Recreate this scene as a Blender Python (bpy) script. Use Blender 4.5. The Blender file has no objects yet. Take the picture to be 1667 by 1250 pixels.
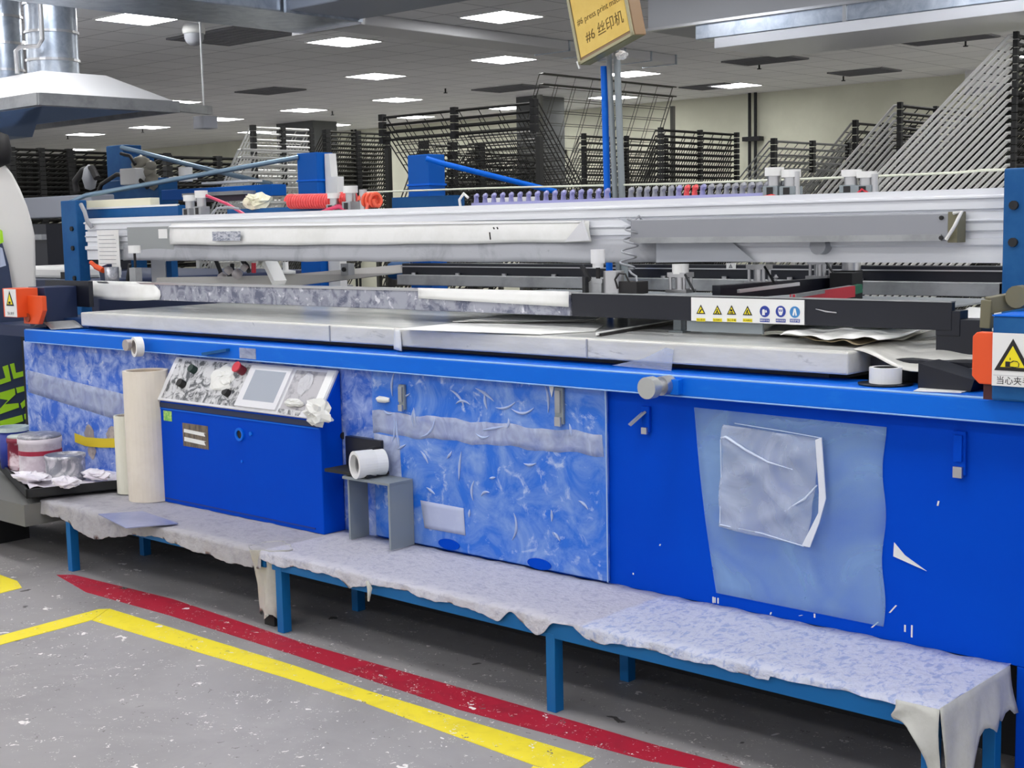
import bpy, bmesh, math, random
from mathutils import Vector as V, Matrix
random.seed(7)
SC = bpy.context.scene
COL = SC.collection
PI = math.pi
# ---------------------------------------------------------------- camera model
F, YAW, PITCH, ROLL = 2230.78, .738290, .115220, -.0198651
CAM = V((0, -3.53, 1.5))
_cy, _sy, _cp, _sp = math.cos(YAW), math.sin(YAW), math.cos(PITCH), math.sin(PITCH)
FWD = V((-_sy*_cp, _cy*_cp, -_sp)); _r = V((_cy, _sy, 0)); _u = _r.cross(FWD)
RIGHT = math.cos(ROLL)*_r + math.sin(ROLL)*_u
UP = -math.sin(ROLL)*_r + math.cos(ROLL)*_u

def at(px, py, x=None, y=None, z=None):
    """world point seen at photo pixel (px,py) lying in the plane X=x, Y=y or Z=z"""
    d = RIGHT*((px-833.5)/F) + UP*(-(py-625)/F) + FWD
    if x is not None: t = (x-CAM.x)/d.x
    elif y is not None: t = (y-CAM.y)/d.y
    else: t = (z-CAM.z)/d.z
    return CAM + d*t

# ---------------------------------------------------------------- materials
def lin(c):
    c = c/255.
    return c/12.92 if c <= .04045 else ((c+.055)/1.055)**2.4
def rgb(r, g, b): return (lin(r), lin(g), lin(b), 1)
MATS = {}
def mat(name, col, rough=.5, metal=0., col2=None, nscale=8., lo=.45, hi=.6, dist=0., bump=0., bscale=20., alpha=1., stretch=(1, 1, 1), spec=.5, col3=None, n3=30., lo3=.62, hi3=.66, coat=0.):
    m = bpy.data.materials.new(name); m.use_nodes = True
    nt = m.node_tree; b = nt.nodes['Principled BSDF']
    b.inputs['Roughness'].default_value = rough; b.inputs['Metallic'].default_value = metal
    b.inputs['Specular IOR Level'].default_value = spec; b.inputs['Coat Weight'].default_value = coat
    b.inputs['Base Color'].default_value = rgb(*col)
    tc = nt.nodes.new('ShaderNodeTexCoord'); mp = nt.nodes.new('ShaderNodeMapping')
    mp.inputs['Scale'].default_value = stretch
    nt.links.new(tc.outputs['Object'], mp.inputs['Vector'])
    src = None
    def layer(c_in, c_over, scale, l, h, detail, dd):
        n = nt.nodes.new('ShaderNodeTexNoise'); n.inputs['Scale'].default_value = scale
        n.inputs['Detail'].default_value = detail; n.inputs['Distortion'].default_value = dd; n.inputs['Roughness'].default_value = .65
        nt.links.new(mp.outputs['Vector'], n.inputs['Vector'])
        r = nt.nodes.new('ShaderNodeMapRange'); r.inputs['From Min'].default_value = l; r.inputs['From Max'].default_value = h
        nt.links.new(n.outputs['Fac'], r.inputs['Value'])
        mx = nt.nodes.new('ShaderNodeMix'); mx.data_type = 'RGBA'
        nt.links.new(r.outputs['Result'], mx.inputs['Factor'])
        if isinstance(c_in, tuple): mx.inputs['A'].default_value = c_in
        else: nt.links.new(c_in, mx.inputs['A'])
        mx.inputs['B'].default_value = c_over
        return mx.outputs['Result']
    if col2:
        src = layer(rgb(*col), rgb(*col2), nscale, lo, hi, 8, dist)
        if col3: src = layer(src, rgb(*col3), n3, lo3, hi3, 5, .5)
        nt.links.new(src, b.inputs['Base Color'])
    if bump:
        n = nt.nodes.new('ShaderNodeTexNoise'); n.inputs['Scale'].default_value = bscale; n.inputs['Detail'].default_value = 4
        nt.links.new(mp.outputs['Vector'], n.inputs['Vector'])
        bp = nt.nodes.new('ShaderNodeBump'); bp.inputs['Strength'].default_value = bump; bp.inputs['Distance'].default_value = .01
        nt.links.new(n.outputs['Fac'], bp.inputs['Height']); nt.links.new(bp.outputs['Normal'], b.inputs['Normal'])
    if alpha < 1:
        # translucent film: cloudy opacity
        n = nt.nodes.new('ShaderNodeTexNoise'); n.inputs['Scale'].default_value = nscale; n.inputs['Detail'].default_value = 6; n.inputs['Distortion'].default_value = dist
        nt.links.new(mp.outputs['Vector'], n.inputs['Vector'])
        r = nt.nodes.new('ShaderNodeMapRange'); r.inputs['From Min'].default_value = .25; r.inputs['From Max'].default_value = .75
        r.inputs['To Min'].default_value = max(0, alpha-.18); r.inputs['To Max'].default_value = min(1, alpha+.18)
        nt.links.new(n.outputs['Fac'], r.inputs['Value']); nt.links.new(r.outputs['Result'], b.inputs['Alpha'])
    MATS[name] = m
    return m
def emit(name, col, s):
    m = bpy.data.materials.new(name); m.use_nodes = True; nt = m.node_tree; nt.nodes.clear()
    e = nt.nodes.new('ShaderNodeEmission'); e.inputs['Color'].default_value = rgb(*col); e.inputs['Strength'].default_value = s
    o = nt.nodes.new('ShaderNodeOutputMaterial'); nt.links.new(e.outputs[0], o.inputs[0]); MATS[name] = m
    return m

BLUE = mat('blue paint', (0, 66, 190), .5, 0, (0, 74, 197), 2.5, .3, .8, spec=.06)
BLUE2 = mat('rail blue paint', (2, 104, 218), .45, 0, (30, 122, 224), 5, .55, .8, stretch=(1, 4, 4), spec=.2)
BLUE3 = mat('dull blue paint', (18, 82, 140), .5, 0, (28, 90, 146), 6, spec=.25)
NAVY = mat('navy paint', (26, 40, 74), .5)
SMEAR = mat('scuffed blue paint', (40, 98, 204), .55, 0, (168, 186, 230), 13, .40, .66, .7, col3=(206, 212, 234), n3=26., lo3=.60, hi3=.72)
SMEARD = mat('ink smeared blue door', (24, 104, 210), .45, 0, (140, 170, 220), 5.5, .40, .74, 1.2, col3=(190, 204, 230), n3=15., lo3=.58, hi3=.72)
ALU = mat('brushed aluminium', (232, 234, 238), .4, .1, (222, 224, 230), 3, stretch=(.3, 4, 4))
ALUD = mat('dull aluminium', (168, 170, 172), .42, .5, (150, 152, 154), 5)
GALV = mat('galvanised sheet', (196, 204, 214), .3, .85, (160, 170, 186), 6, .4, .65, 1., bump=.12, bscale=9)
STEEL = mat('bright steel', (200, 200, 202), .28, .9)
ZINC = mat('zinc wire', (226, 226, 222), .4, .15)
WIRE = mat('dark wire', (92, 92, 86), .45, .5)
WIRED = mat('blackened wire and tray shade', (50, 50, 48), .5, .4)
RUBBER = mat('black rubber', (26, 26, 26), .7)
BLACK = mat('black enamel', (17, 20, 32), .35)
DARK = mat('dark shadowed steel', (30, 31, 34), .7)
WRAP = mat('grey film wrap', (200, 199, 193), .32, 0, (216, 215, 210), 4, .4, .65, 1., bump=.5, bscale=7, stretch=(.6, 2, 2), col3=(172, 172, 168), n3=8., lo3=.66, hi3=.72)
TABLE = mat('table film', (198, 200, 200), .18, .05, (222, 222, 218), 2.5, .4, .65, 1., bump=.15, bscale=4, stretch=(.5, 2, 1))
WHITE = mat('white plastic', (232, 232, 230), .35)
PAPER = mat('white paper', (238, 238, 236), .6, 0, (228, 228, 224), 3, bump=.05, bscale=6)
CREAM = mat('cream paper tube', (226, 217, 203), .6, 0, (218, 208, 192), 3)
CREAM2 = mat('pale cream tube', (226, 224, 208), .6)
SMUDGE = mat('ink stained holder', (158, 160, 172), .5, .1, (92, 96, 116), 15, .46, .62, .8, col3=(214, 214, 220), n3=26., lo3=.58, hi3=.68)
APRON = mat('stained grey apron', (176, 178, 184), .5, .1, (150, 152, 158), 5, .5, .7, 1., col3=(120, 120, 126), n3=11., lo3=.68, hi3=.75)
SHEET = mat('dusty cover sheet', (190, 189, 200), .8, 0, (172, 172, 188), 30, .5, .62, .6, bump=.6, bscale=60, col3=(140, 140, 148), n3=45., lo3=.70, hi3=.74)
SHEETB = mat('speckled cover sheet', (194, 198, 216), .8, 0, (156, 168, 206), 42, .5, .6, .8, bump=.7, bscale=60, stretch=(1, .6, 1))
SHEETL = mat('grey dusty cover sheet', (168, 166, 172), .8, 0, (150, 148, 156), 16, .5, .66, .6, bump=.5, bscale=40, col3=(112, 110, 116), n3=32., lo3=.68, hi3=.73)
CLOTH = mat('hanging plastic', (206, 206, 200), .45, 0, (188, 188, 180), 8, bump=.6, bscale=14, alpha=.94)
FILM = mat('clear cloudy film', (160, 198, 236), .3, 0, alpha=.33, nscale=4, dist=1., bump=.25, bscale=6)
FILMW = mat('crumpled clear film', (206, 214, 232), .25, 0, alpha=.34, nscale=4, dist=2., bump=.5, bscale=5)
TAPE = mat('masking strip', (212, 220, 242), .5, 0, alpha=.46, nscale=14, dist=1.5)
TAPEW = mat('white tape', (226, 226, 222), .5)
ORANGE = mat('orange plastic', (228, 82, 30), .45)
YELL = mat('yellow floor paint', (232, 214, 36), .6, 0, (214, 196, 40), 7, .5, .75, 1., col3=(120, 112, 66), n3=38., lo3=.69, hi3=.72)
REDP = mat('red floor paint', (176, 22, 52), .6, 0, (150, 24, 50), 6, .5, .75, 1., col3=(205, 170, 168), n3=40., lo3=.685, hi3=.71)
YSIGN = mat('sign yellow', (240, 222, 20), .5)
YPAPER = mat('yellow paper', (238, 206, 112), .6, 0, (228, 190, 92), 2)
ACRYL = mat('brown acrylic edge', (150, 122, 92), .35)
ACRYG = mat('greenish acrylic edge', (128, 130, 96), .35)
INK = mat('black ink', (26, 24, 26), .6)
BROWNINK = mat('brown marker ink', (110, 84, 30), .7)
BLUESIGN = mat('mandatory sign blue', (36, 58, 150), .5)
BLUESIGN2 = mat('pale mandatory blue', (60, 130, 190), .5)
LIME = mat('lime lettering', (170, 226, 26), .5)
RED = mat('red plastic', (200, 40, 60), .4)
CORAL = mat('coral red hose', (238, 84, 84), .35)
PINK = mat('pink hose', (214, 60, 100), .35)
LILAC = mat('lilac fitting', (150, 150, 196), .4)
GREYP = mat('grey plastic', (152, 154, 160), .5)
GREYB = mat('grey painted steel', (138, 146, 150), .5, .2)
KEYS = mat('smeared keypad', (204, 204, 206), .5, 0, (84, 86, 90), 15, .47, .58, 1.8, col3=(232, 232, 230), n3=30., lo3=.6, hi3=.7)
LIDW = mat('white lid film', (222, 222, 226), .4)
SCREEN = mat('grey touch screen', (170, 176, 186), .15)
BURLAP = mat('worn nameplate', (120, 106, 92), .7, 0, (84, 76, 70), 25, stretch=(3, 1, .6))
GREEN = mat('green sticker', (120, 190, 90), .6, 0, (190, 220, 120), 60)
WALLM = mat('cream wall paint', (226, 226, 206), .8, 0, (218, 218, 198), .8)
WALLG = mat('grey wall paint', (150, 152, 158), .8)
COLG = mat('grey column', (96, 98, 98), .8)
VENTM = mat('dark ceiling grille', (112, 112, 118), .6)
MAROON = mat('maroon can', (130, 30, 56), .4, 0, (220, 200, 206), 8, .5, .6)
TIN = mat('smeared tin', (150, 152, 160), .4, .5, (214, 212, 216), 9, .46, .58, 1.5)
BLOTCH = mat('ink spattered paper', (234, 230, 236), .7, 0, (214, 206, 216), 7, bump=.5, bscale=12)
BLUETUB = mat('blue tub', (40, 56, 150), .4)
YTAPE = mat('yellow tape', (222, 196, 40), .5)
RESID = mat('glue residue', (150, 140, 140), .6, 0, (190, 178, 170), 15)
GLASS = mat('grey mesh screen', (150, 156, 160), .3, .1, (170, 176, 180), 2)
CREAMF = mat('cream foam', (236, 232, 206), .8)
BROWN = mat('olive brown enamel', (112, 108, 84), .45)
GLOW = emit('lit diffuser', (255, 255, 255), 17.)

def tile_ceiling():
    m = bpy.data.materials.new('ceiling tiles'); m.use_nodes = True; nt = m.node_tree; b = nt.nodes['Principled BSDF']
    b.inputs['Roughness'].default_value = .85
    tc = nt.nodes.new('ShaderNodeTexCoord'); br = nt.nodes.new('ShaderNodeTexBrick')
    br.offset = 0; br.inputs['Scale'].default_value = 1.; br.inputs['Brick Width'].default_value = .6; br.inputs['Row Height'].default_value = .6
    br.inputs['Mortar Size'].default_value = .008; br.inputs['Color1'].default_value = rgb(240, 240, 241); br.inputs['Color2'].default_value = rgb(234, 234, 236)
    br.inputs['Mortar'].default_value = rgb(176, 176, 180)
    nt.links.new(tc.outputs['Object'], br.inputs['Vector']); nt.links.new(br.outputs['Color'], b.inputs['Base Color'])
    return m
def floor_mat():
    return flecks(mat('concrete floor', (156, 153, 153), .5, 0, (136, 133, 134), 1.6, .35, .7, .8))
def flecks(m):
    nt = m.node_tree; b = nt.nodes['Principled BSDF']; src = b.inputs['Base Color'].links[0].from_socket
    tc = [n for n in nt.nodes if n.type == 'TEX_COORD'][0]
    for sc, thr, c, keep in ((7., .10, (232, 228, 226), .45), (4.5, .09, (70, 66, 66), .6), (16., .15, (222, 218, 216), .5), (24., .16, (206, 202, 200), .45), (15., .13, (112, 108, 106), .5)):
        v = nt.nodes.new('ShaderNodeTexVoronoi'); v.inputs['Scale'].default_value = sc; v.inputs['Randomness'].default_value = 1
        n = nt.nodes.new('ShaderNodeTexNoise'); n.inputs['Scale'].default_value = sc*3
        ad = nt.nodes.new('ShaderNodeMix'); ad.data_type = 'RGBA'; ad.blend_type = 'LINEAR_LIGHT'; ad.inputs['Factor'].default_value = .06
        nt.links.new(tc.outputs['Object'], n.inputs['Vector']); nt.links.new(tc.outputs['Object'], ad.inputs['A']); nt.links.new(n.outputs['Color'], ad.inputs['B'])
        nt.links.new(ad.outputs['Result'], v.inputs['Vector'])
        lt = nt.nodes.new('ShaderNodeMath'); lt.operation = 'LESS_THAN'; lt.inputs[1].default_value = thr
        nt.links.new(v.outputs['Distance'], lt.inputs[0])
        sep = nt.nodes.new('ShaderNodeSeparateColor'); nt.links.new(v.outputs['Color'], sep.inputs[0])
        g = nt.nodes.new('ShaderNodeMath'); g.operation = 'GREATER_THAN'; g.inputs[1].default_value = keep; nt.links.new(sep.outputs[0], g.inputs[0])
        mu = nt.nodes.new('ShaderNodeMath'); mu.operation = 'MULTIPLY'; nt.links.new(lt.outputs[0], mu.inputs[0]); nt.links.new(g.outputs[0], mu.inputs[1])
        mx = nt.nodes.new('ShaderNodeMix'); mx.data_type = 'RGBA'; nt.links.new(mu.outputs[0], mx.inputs['Factor']); nt.links.new(src, mx.inputs['A']); mx.inputs['B'].default_value = rgb(*c)
        src = mx.outputs['Result']
    nt.links.new(src, b.inputs['Base Color'])
    return m

# ---------------------------------------------------------------- mesh builder
class MB:
    def __init__(s): s.v = []; s.f = []; s.smooth = set()
    def add(s, vs, fs, smooth=False):
        o = len(s.v); s.v += [V(p) for p in vs]
        for f in fs:
            if smooth: s.smooth.add(len(s.f))
            s.f.append([i+o for i in f])
        return s
    def box(s, x0, x1, y0, y1, z0, z1):
        return s.add([(x, y, z) for z in (z0, z1) for y in (y0, y1) for x in (x0, x1)], [(0, 2, 3, 1), (4, 5, 7, 6), (0, 1, 5, 4), (2, 6, 7, 3), (0, 4, 6, 2), (1, 3, 7, 5)])
    def obox(s, o, a, b, c):
        """box from corner o spanned by the vectors a, b, c"""
        o, a, b, c = V(o), V(a), V(b), V(c)
        vs = [o+a*i+b*j+c*k for k in (0, 1) for j in (0, 1) for i in (0, 1)]
        fs = [(0, 2, 3, 1), (4, 5, 7, 6), (0, 1, 5, 4), (2, 6, 7, 3), (0, 4, 6, 2), (1, 3, 7, 5)]
        if a.cross(b).dot(c) < 0: fs = [f[::-1] for f in fs]
        return s.add(vs, fs)
    def bar(s, p, q, w, h=None, up=(0, 0, 1)):
        p, q = V(p), V(q); h = h or w; d = (q-p).normalized(); u = V(up)
        if abs(d.dot(u)) > .95: u = V((1, 0, 0))
        a = d.cross(u).normalized(); b = a.cross(d)
        return s.obox(p-a*w/2-b*h/2, a*w, b*h, q-p)
    def tube(s, pts, r, n=8, cap=True, closed=False):
        pts = [V(p) for p in pts]; rings = []; N = len(pts); ref = None
        for i, p in enumerate(pts):
            t = (pts[min(i+1, N-1)]-pts[max(i-1, 0)])
            if t.length < 1e-9: t = V((0, 0, 1))
            t.normalize()
            if ref is None: ref = V((0, 0, 1)) if abs(t.z) < .9 else V((1, 0, 0))
            a = t.cross(ref); 
            if a.length < 1e-6: a = t.cross(V((0, 1, 0)))
            a.normalize(); b = a.cross(t); ref = b
            rr = r[i] if isinstance(r, (list, tuple)) else r
            rings.append([p+a*math.cos(2*PI*k/n)*rr+b*math.sin(2*PI*k/n)*rr for k in range(n)])
        vs = [p for R in rings for p in R]; fs = []
        for i in range(N-1):
            for k in range(n): fs.append((i*n+k, (i+1)*n+k, (i+1)*n+(k+1) % n, i*n+(k+1) % n))
        s.add(vs, fs, n > 5)
        if cap: s.add(rings[0], [tuple(range(n))]); s.add(rings[-1], [tuple(range(n))[::-1]])
        return s
    def cyl(s, p, q, r, n=20, r2=None): return s.tube([p, q], [r, r if r2 is None else r2], n)
    def ring(s, c, ax, r0, r1, h, n=28):
        """hollow roll: centre of the near face c, axis ax, inner r0, outer r1, length h"""
        ax = V(ax).normalized(); c = V(c); a = ax.orthogonal().normalized(); b = ax.cross(a); vs = []
        for (r, t) in ((r0, 0), (r1, 0), (r1, h), (r0, h)):
            vs += [c+ax*t+a*math.cos(2*PI*k/n)*r+b*math.sin(2*PI*k/n)*r for k in range(n)]
        fs = []
        for j in range(4):
            for k in range(n): fs.append((j*n+k, j*n+(k+1) % n, ((j+1) % 4)*n+(k+1) % n, ((j+1) % 4)*n+k))
        return s.add(vs, fs)
    def lathe(s, c, prof, n=28):
        c = V(c); vs = []; fs = []; m = len(prof)
        for (r, z) in prof: vs += [c+V((r*math.cos(2*PI*k/n), r*math.sin(2*PI*k/n), z)) for k in range(n)]
        for j in range(m-1):
            for k in range(n): fs.append((j*n+k, j*n+(k+1) % n, (j+1)*n+(k+1) % n, (j+1)*n+k))
        s.add(vs, fs, True)
        return s
    def prism(s, pts, d):
        """polygon pts extruded by the vector d"""
        pts = [V(p) for p in pts]; d = V(d); n = len(pts)
        s.add(pts+[p+d for p in pts], [tuple(range(n))[::-1], tuple(range(n, 2*n))]+[(i, (i+1) % n, (i+1) % n+n, i+n) for i in range(n)])
        return s
    def sheet(s, c, nu, nv, fn=None, th=.0015):
        """sheet over the four corners c (00,10,11,01); fn(u,v) returns an offset; given a small thickness"""
        c = [V(p) for p in c]; top = []
        nrm = (c[1]-c[0]).cross(c[3]-c[0]).normalized()
        for j in range(nv+1):
            for i in range(nu+1):
                u, v = i/nu, j/nv
                p = c[0]*(1-u)*(1-v)+c[1]*u*(1-v)+c[2]*u*v+c[3]*(1-u)*v
                if fn:
                    o = fn(u, v); p = p+(nrm*o if isinstance(o, float) else V(o))
                top.append(p)
        return s.grid(top, nu+1, nv+1, nrm*th)
    def grid(s, pts, w, h, d):
        N = len(pts); bot = [p-d for p in pts]; fs = []
        for j in range(h-1):
            for i in range(w-1):
                a = j*w+i; fs.append((a, a+1, a+w+1, a+w)); fs.append((a+N, a+w+N, a+w+1+N, a+1+N))
        for i in range(w-1):
            fs.append((i, i+N, i+1+N, i+1)); a = (h-1)*w+i; fs.append((a, a+1, a+1+N, a+N))
        for j in range(h-1):
            a = j*w; fs.append((a, a+w, a+w+N, a+N)); a = j*w+w-1; fs.append((a, a+N, a+w+N, a+w))
        return s.add(pts+bot, fs, True)
    def build(s, name, m, parent=None, bevel=0., origin=None):
        off = V((0, 0, 0))
        if parent is not None:
            p = parent
            while p is not None: off = off+p.location; p = p.parent
        else:
            if origin is None:
                xs = [p.x for p in s.v]; ys = [p.y for p in s.v]; zs = [p.z for p in s.v]
                off = V(((min(xs)+max(xs))/2, (min(ys)+max(ys))/2, min(zs)))
            else: off = V(origin)
        me = bpy.data.meshes.new(name); me.from_pydata([p-off for p in s.v], [], s.f)
        for i in s.smooth: me.polygons[i].use_smooth = True
        me.materials.append(m); me.update()
        o = bpy.data.objects.new(name, me); COL.objects.link(o)
        if parent is None: o.location = off
        else: o.parent = parent
        if bevel:
            b = o.modifiers.new('bevel', 'BEVEL'); b.width = bevel; b.segments = 2; b.limit_method = 'ANGLE'
        return o
def box(name, m, parent, x0, x1, y0, y1, z0, z1, bevel=0.): return MB().box(x0, x1, y0, y1, z0, z1).build(name, m, parent, bevel)
def tag(o, label, cat, group=None, kind=None):
    o['label'] = label; o['category'] = cat
    if group: o['group'] = group
    if kind: o['kind'] = kind
    return o
def thing(name, label, cat, loc, group=None):
    o = bpy.data.objects.new(name, None); COL.objects.link(o); o.location = loc; o.empty_display_size = .1
    return tag(o, label, cat, group)
def struct(o): o['kind'] = 'structure'; return o
def dup(root, loc, label=None):
    r = root.copy(); COL.objects.link(r); r.location = loc
    if label: r['label'] = label
    for ch in list(root.children):
        c = ch.copy(); COL.objects.link(c); c.parent = r
        for g in list(ch.children):
            d = g.copy(); COL.objects.link(d); d.parent = c
    return r
def text(name, s, size, o, ax, ay, m, parent, depth=.0008, align='LEFT'):
    """lettering as a mesh: baseline origin o, reading along ax, upwards ay"""
    cu = bpy.data.curves.new(name, 'FONT'); cu.body = s; cu.size = size; cu.extrude = depth; cu.align_x = align; cu.resolution_u = 3
    t = bpy.data.objects.new(name, cu); COL.objects.link(t); bpy.context.view_layer.update()
    me = bpy.data.meshes.new_from_object(t.evaluated_get(bpy.context.evaluated_depsgraph_get()))
    bpy.data.objects.remove(t)
    ax, ay = V(ax).normalized(), V(ay).normalized(); az = ax.cross(ay); o = V(o)
    b = MB(); b.v = [o+ax*v.co.x+ay*v.co.y+az*v.co.z for v in me.vertices]; b.f = [list(p.vertices) for p in me.polygons]
    return b.build(name, m, parent)
X_, Y_, Z_ = V((1, 0, 0)), V((0, 1, 0)), V((0, 0, 1))
def rnd(a, b): return random.uniform(a, b)

# ================================================================ THE SETTING
CEIL = 3.55
struct(MB().box(-40, 8, -9, 15.9, -.1, 0).build('floor', floor_mat(), origin=(0, 0, 0)))
struct(MB().box(-40, 8, -9, 15.9, CEIL, CEIL+.1).build('ceiling', tile_ceiling(), origin=(-9.63, 3.78, CEIL)))
struct(MB().box(-40, 8, 15.9, 16.1, 0, CEIL).build('wall_back', WALLM))
struct(MB().box(-40.2, -40, -9, 16.1, 0, CEIL).build('wall_left', WALLG))
struct(MB().box(-40, 8, 15.86, 15.9, 2.05, 2.09).build('trim_1', mat('wall groove', (196, 194, 178), .8)))

# painted floor lines
flecks(YELL); flecks(REDP)
def line(name, pts, m, label, cat, h=.0015):
    P = [at(px, py, z=0) for px, py in pts]
    n = sum(((P[i].x-P[i-1].x)*(P[i].y+P[i-1].y) for i in range(len(P))))
    if n > 0: P = P[::-1]
    return tag(MB().prism(P, (0, 0, h)).build(name, m), label, cat, 'painted floor lines')
yl = at(175, 993, z=0); 
def fl(name, corners, m, label): 
    return tag(MB().prism([V((x, y, 0)) for x, y in corners], (0, 0, .0015)).build(name, m), label, 'floor line', 'painted floor lines')
def pz(px, py): p = at(px, py, z=0); return (p.x, p.y)
def ccw(P):
    a = sum(P[i-1][0]*P[i][1]-P[i][0]*P[i-1][1] for i in range(len(P)))
    return P if a > 0 else P[::-1]
fl('yellow_floor_line', ccw([pz(150, 1010), pz(178, 991), pz(330, 1038), pz(480, 1084), pz(600, 1125), pz(967, 1235), pz(925, 1262), pz(870, 1246), pz(590, 1143), pz(460, 1102), pz(330, 1064)]), YELL, 'long yellow painted floor line running beside the red one')
fl('yellow_floor_line', ccw([pz(160, 992), pz(176.5, 991.3), pz(149.3, 1009.8), pz(0, 1050), pz(-200, 1100), pz(-200, 1083), pz(0, 1035)]), YELL, 'thin yellow painted line crossing the floor to the left edge')
fl('yellow_floor_line', ccw([pz(924, 1263), pz(880, 1320), pz(800, 1320), pz(868, 1247)]), YELL, 'short yellow painted line turning toward the viewer at the bottom')
fl('yellow_floor_line', ccw([pz(-120, 985), pz(0, 966), pz(36, 957), pz(28, 946), pz(0, 936), pz(-120, 940)]), YELL, 'blunt yellow painted patch at the far left of the floor')
fl('red_floor_line', ccw([pz(92, 936), pz(120, 936), pz(280, 975), pz(500, 1049), pz(760, 1123), pz(1060, 1211), pz(1250, 1262), pz(1190, 1262), pz(1060, 1240), pz(750, 1156), pz(500, 1073), pz(280, 1003), pz(140, 964)]), REDP, 'red painted floor line under the front of the long bench')

# ceiling lights on the tile grid
GX = [-9.33-2.355*k for k in range(-5, 13)]; GY = [-6.32+2.6*k for k in range(9)]
def light(px, py, label, snap=True):
    p = at(px, py, z=CEIL)
    if snap: p.x = min(GX, key=lambda g: abs(g-p.x)); p.y = min(GY, key=lambda g: abs(g-p.y))
    light_at(p.x, p.y, label); return (round(p.x, 2), round(p.y, 2))
LIT = set()
def light_at(x, y, label):
    k = (round(x, 2), round(y, 2))
    if k in LIT: return
    LIT.add(k)
    t = thing('ceiling_light', label, 'ceiling light', (x, y, CEIL), 'ceiling light panels')
    MB().box(x-.29, x+.29, y-.29, y+.29, CEIL-.012, CEIL-.002).build('diffuser', GLOW, t)
    f = MB()
    for a in ((x-.31, x+.31, y-.31, y-.29), (x-.31, x+.31, y+.29, y+.31), (x-.31, x-.29, y-.29, y+.29), (x+.29, x+.31, y-.29, y+.29)): f.box(*a, CEIL-.014, CEIL)
    f.build('frame', WHITE, t)
for px, py, lb in [
    (222, 28, 'large lit ceiling panel above and left of the dome camera'),
    (560, 70, 'lit ceiling panel right of the dark ceiling grille, below the galvanised duct'),
    (830, 28, 'large lit ceiling panel between the duct and the yellow sign, at top centre'),
    (825, 98, 'lit ceiling panel left of the sign just under the white duct strip'),
    (1030, 121, 'lit ceiling panel directly behind the sign poles, the upper of two'),
    (1195, 137, 'small lit ceiling panel right of the sign poles near the back wall'),
    (985, 158, 'lit ceiling panel behind the sign poles, the lower of two'),
    (612, 124, 'lit ceiling panel at centre left, second below the duct corner'),
    (640, 162, 'lit ceiling panel above the raised rack of four trays'),
    (500, 178, 'thin lit ceiling panel above the dense left drying racks'),
    (540, 203, 'sliver of a lit ceiling panel just above the left drying racks'),
    (284, 164, 'lit ceiling panel right of the hood tip'),
    (370, 194, 'lit ceiling panel beyond the end of the hood rail'),
    (250, 204, 'lit ceiling panel just below the hood rim'),
    (137, 215, 'lit ceiling panel under the hood, right of its duct'),
    (45, 217, 'lit ceiling panel under the hood near the left edge'),
    (122, 240, 'farthest lit ceiling panel above the dark racks at left'),
    (35, 247, 'lit ceiling panel seen over the dark racks at the left edge'),
    (60, 205, 'lit ceiling panel seen just under the hood underside'),
    (685, 188, 'sliver of a lit ceiling panel behind the raised tray edges'),
    (800, 176, 'sliver of a lit ceiling panel at the right end of the raised tray edges'),
    (425, 213, 'lit ceiling panel crossed by the top of the left drying rack'),
    (30, 73, 'lit ceiling panel between the two round hood ducts'),
    (1590, 85, 'lit ceiling panel behind the top of the nearest drying rack')]:
    light(px, py, lb)
for x in GX[:9]:
    for y in GY:
        p = V((x, y, CEIL))-CAM; d = p.dot(FWD)
        inv = False
        if d > .2:
            u, w = 833.5+F*p.dot(RIGHT)/d, 625-F*p.dot(UP)/d
            inv = -60 < u < 1730 and w > -40
        if not inv: light_at(x, y, 'lit square ceiling panel over the aisle outside the picture')

# ceiling grilles
def grille(px, py, sx, sy, label):
    p = at(px, py, z=CEIL); x, y = p.x, p.y
    t = thing('ceiling_vent', label, 'ceiling vent', (x, y, CEIL), 'dark ceiling grilles')
    MB().box(x-sx/2, x+sx/2, y-sy/2, y+sy/2, CEIL-.012, CEIL-.004).build('backing', VENTM, t)
    f = MB(); n = 7
    for i in range(n+1): f.box(x-sx/2, x+sx/2, y-sy/2+sy*i/n-.006, y-sy/2+sy*i/n+.006, CEIL-.02, CEIL-.006)
    f.box(x-sx/2-.02, x-sx/2, y-sy/2, y+sy/2, CEIL-.018, CEIL); f.box(x+sx/2, x+sx/2+.02, y-sy/2, y+sy/2, CEIL-.018, CEIL)
    f.build('grille', mat('grille slat', (130, 130, 134), .6), t)
grille(375, 58, 1.15, .8, 'large dark grille in the ceiling beside the dome camera')
grille(1245, 97, .9, .6, 'dark ceiling grille just under the end of the big duct')
grille(1407, 116, .8, .6, 'dark ceiling grille under the bright duct edge, right of centre')
grille(1540, 62, 1., .6, 'dark ceiling grille near the nearest drying rack at the upper right')
grille(440, 147, .9, .6, 'dim ceiling grille left of the centre light panels')
grille(830, 143, 1., .6, 'dim ceiling grille above the raised trays')
grille(1160, 140, .8, .6, 'dim ceiling grille left of the small light panel near the back wall')

# dome camera
p = at(315, 40, z=CEIL)
t = thing('dome_camera', 'white dome camera under the ceiling beside the dark grille', 'camera', p)
MB().lathe((p.x, p.y, CEIL-.09), [(.0, 0), (.11, 0), (.115, .04), (.1, .09)]).build('housing', WHITE, t)
MB().lathe((p.x, p.y, CEIL-.21), [(.0, 0), (.04, .006), (.075, .03), (.095, .07), (.1, .12)]).build('dome', GREYP, t)
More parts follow.
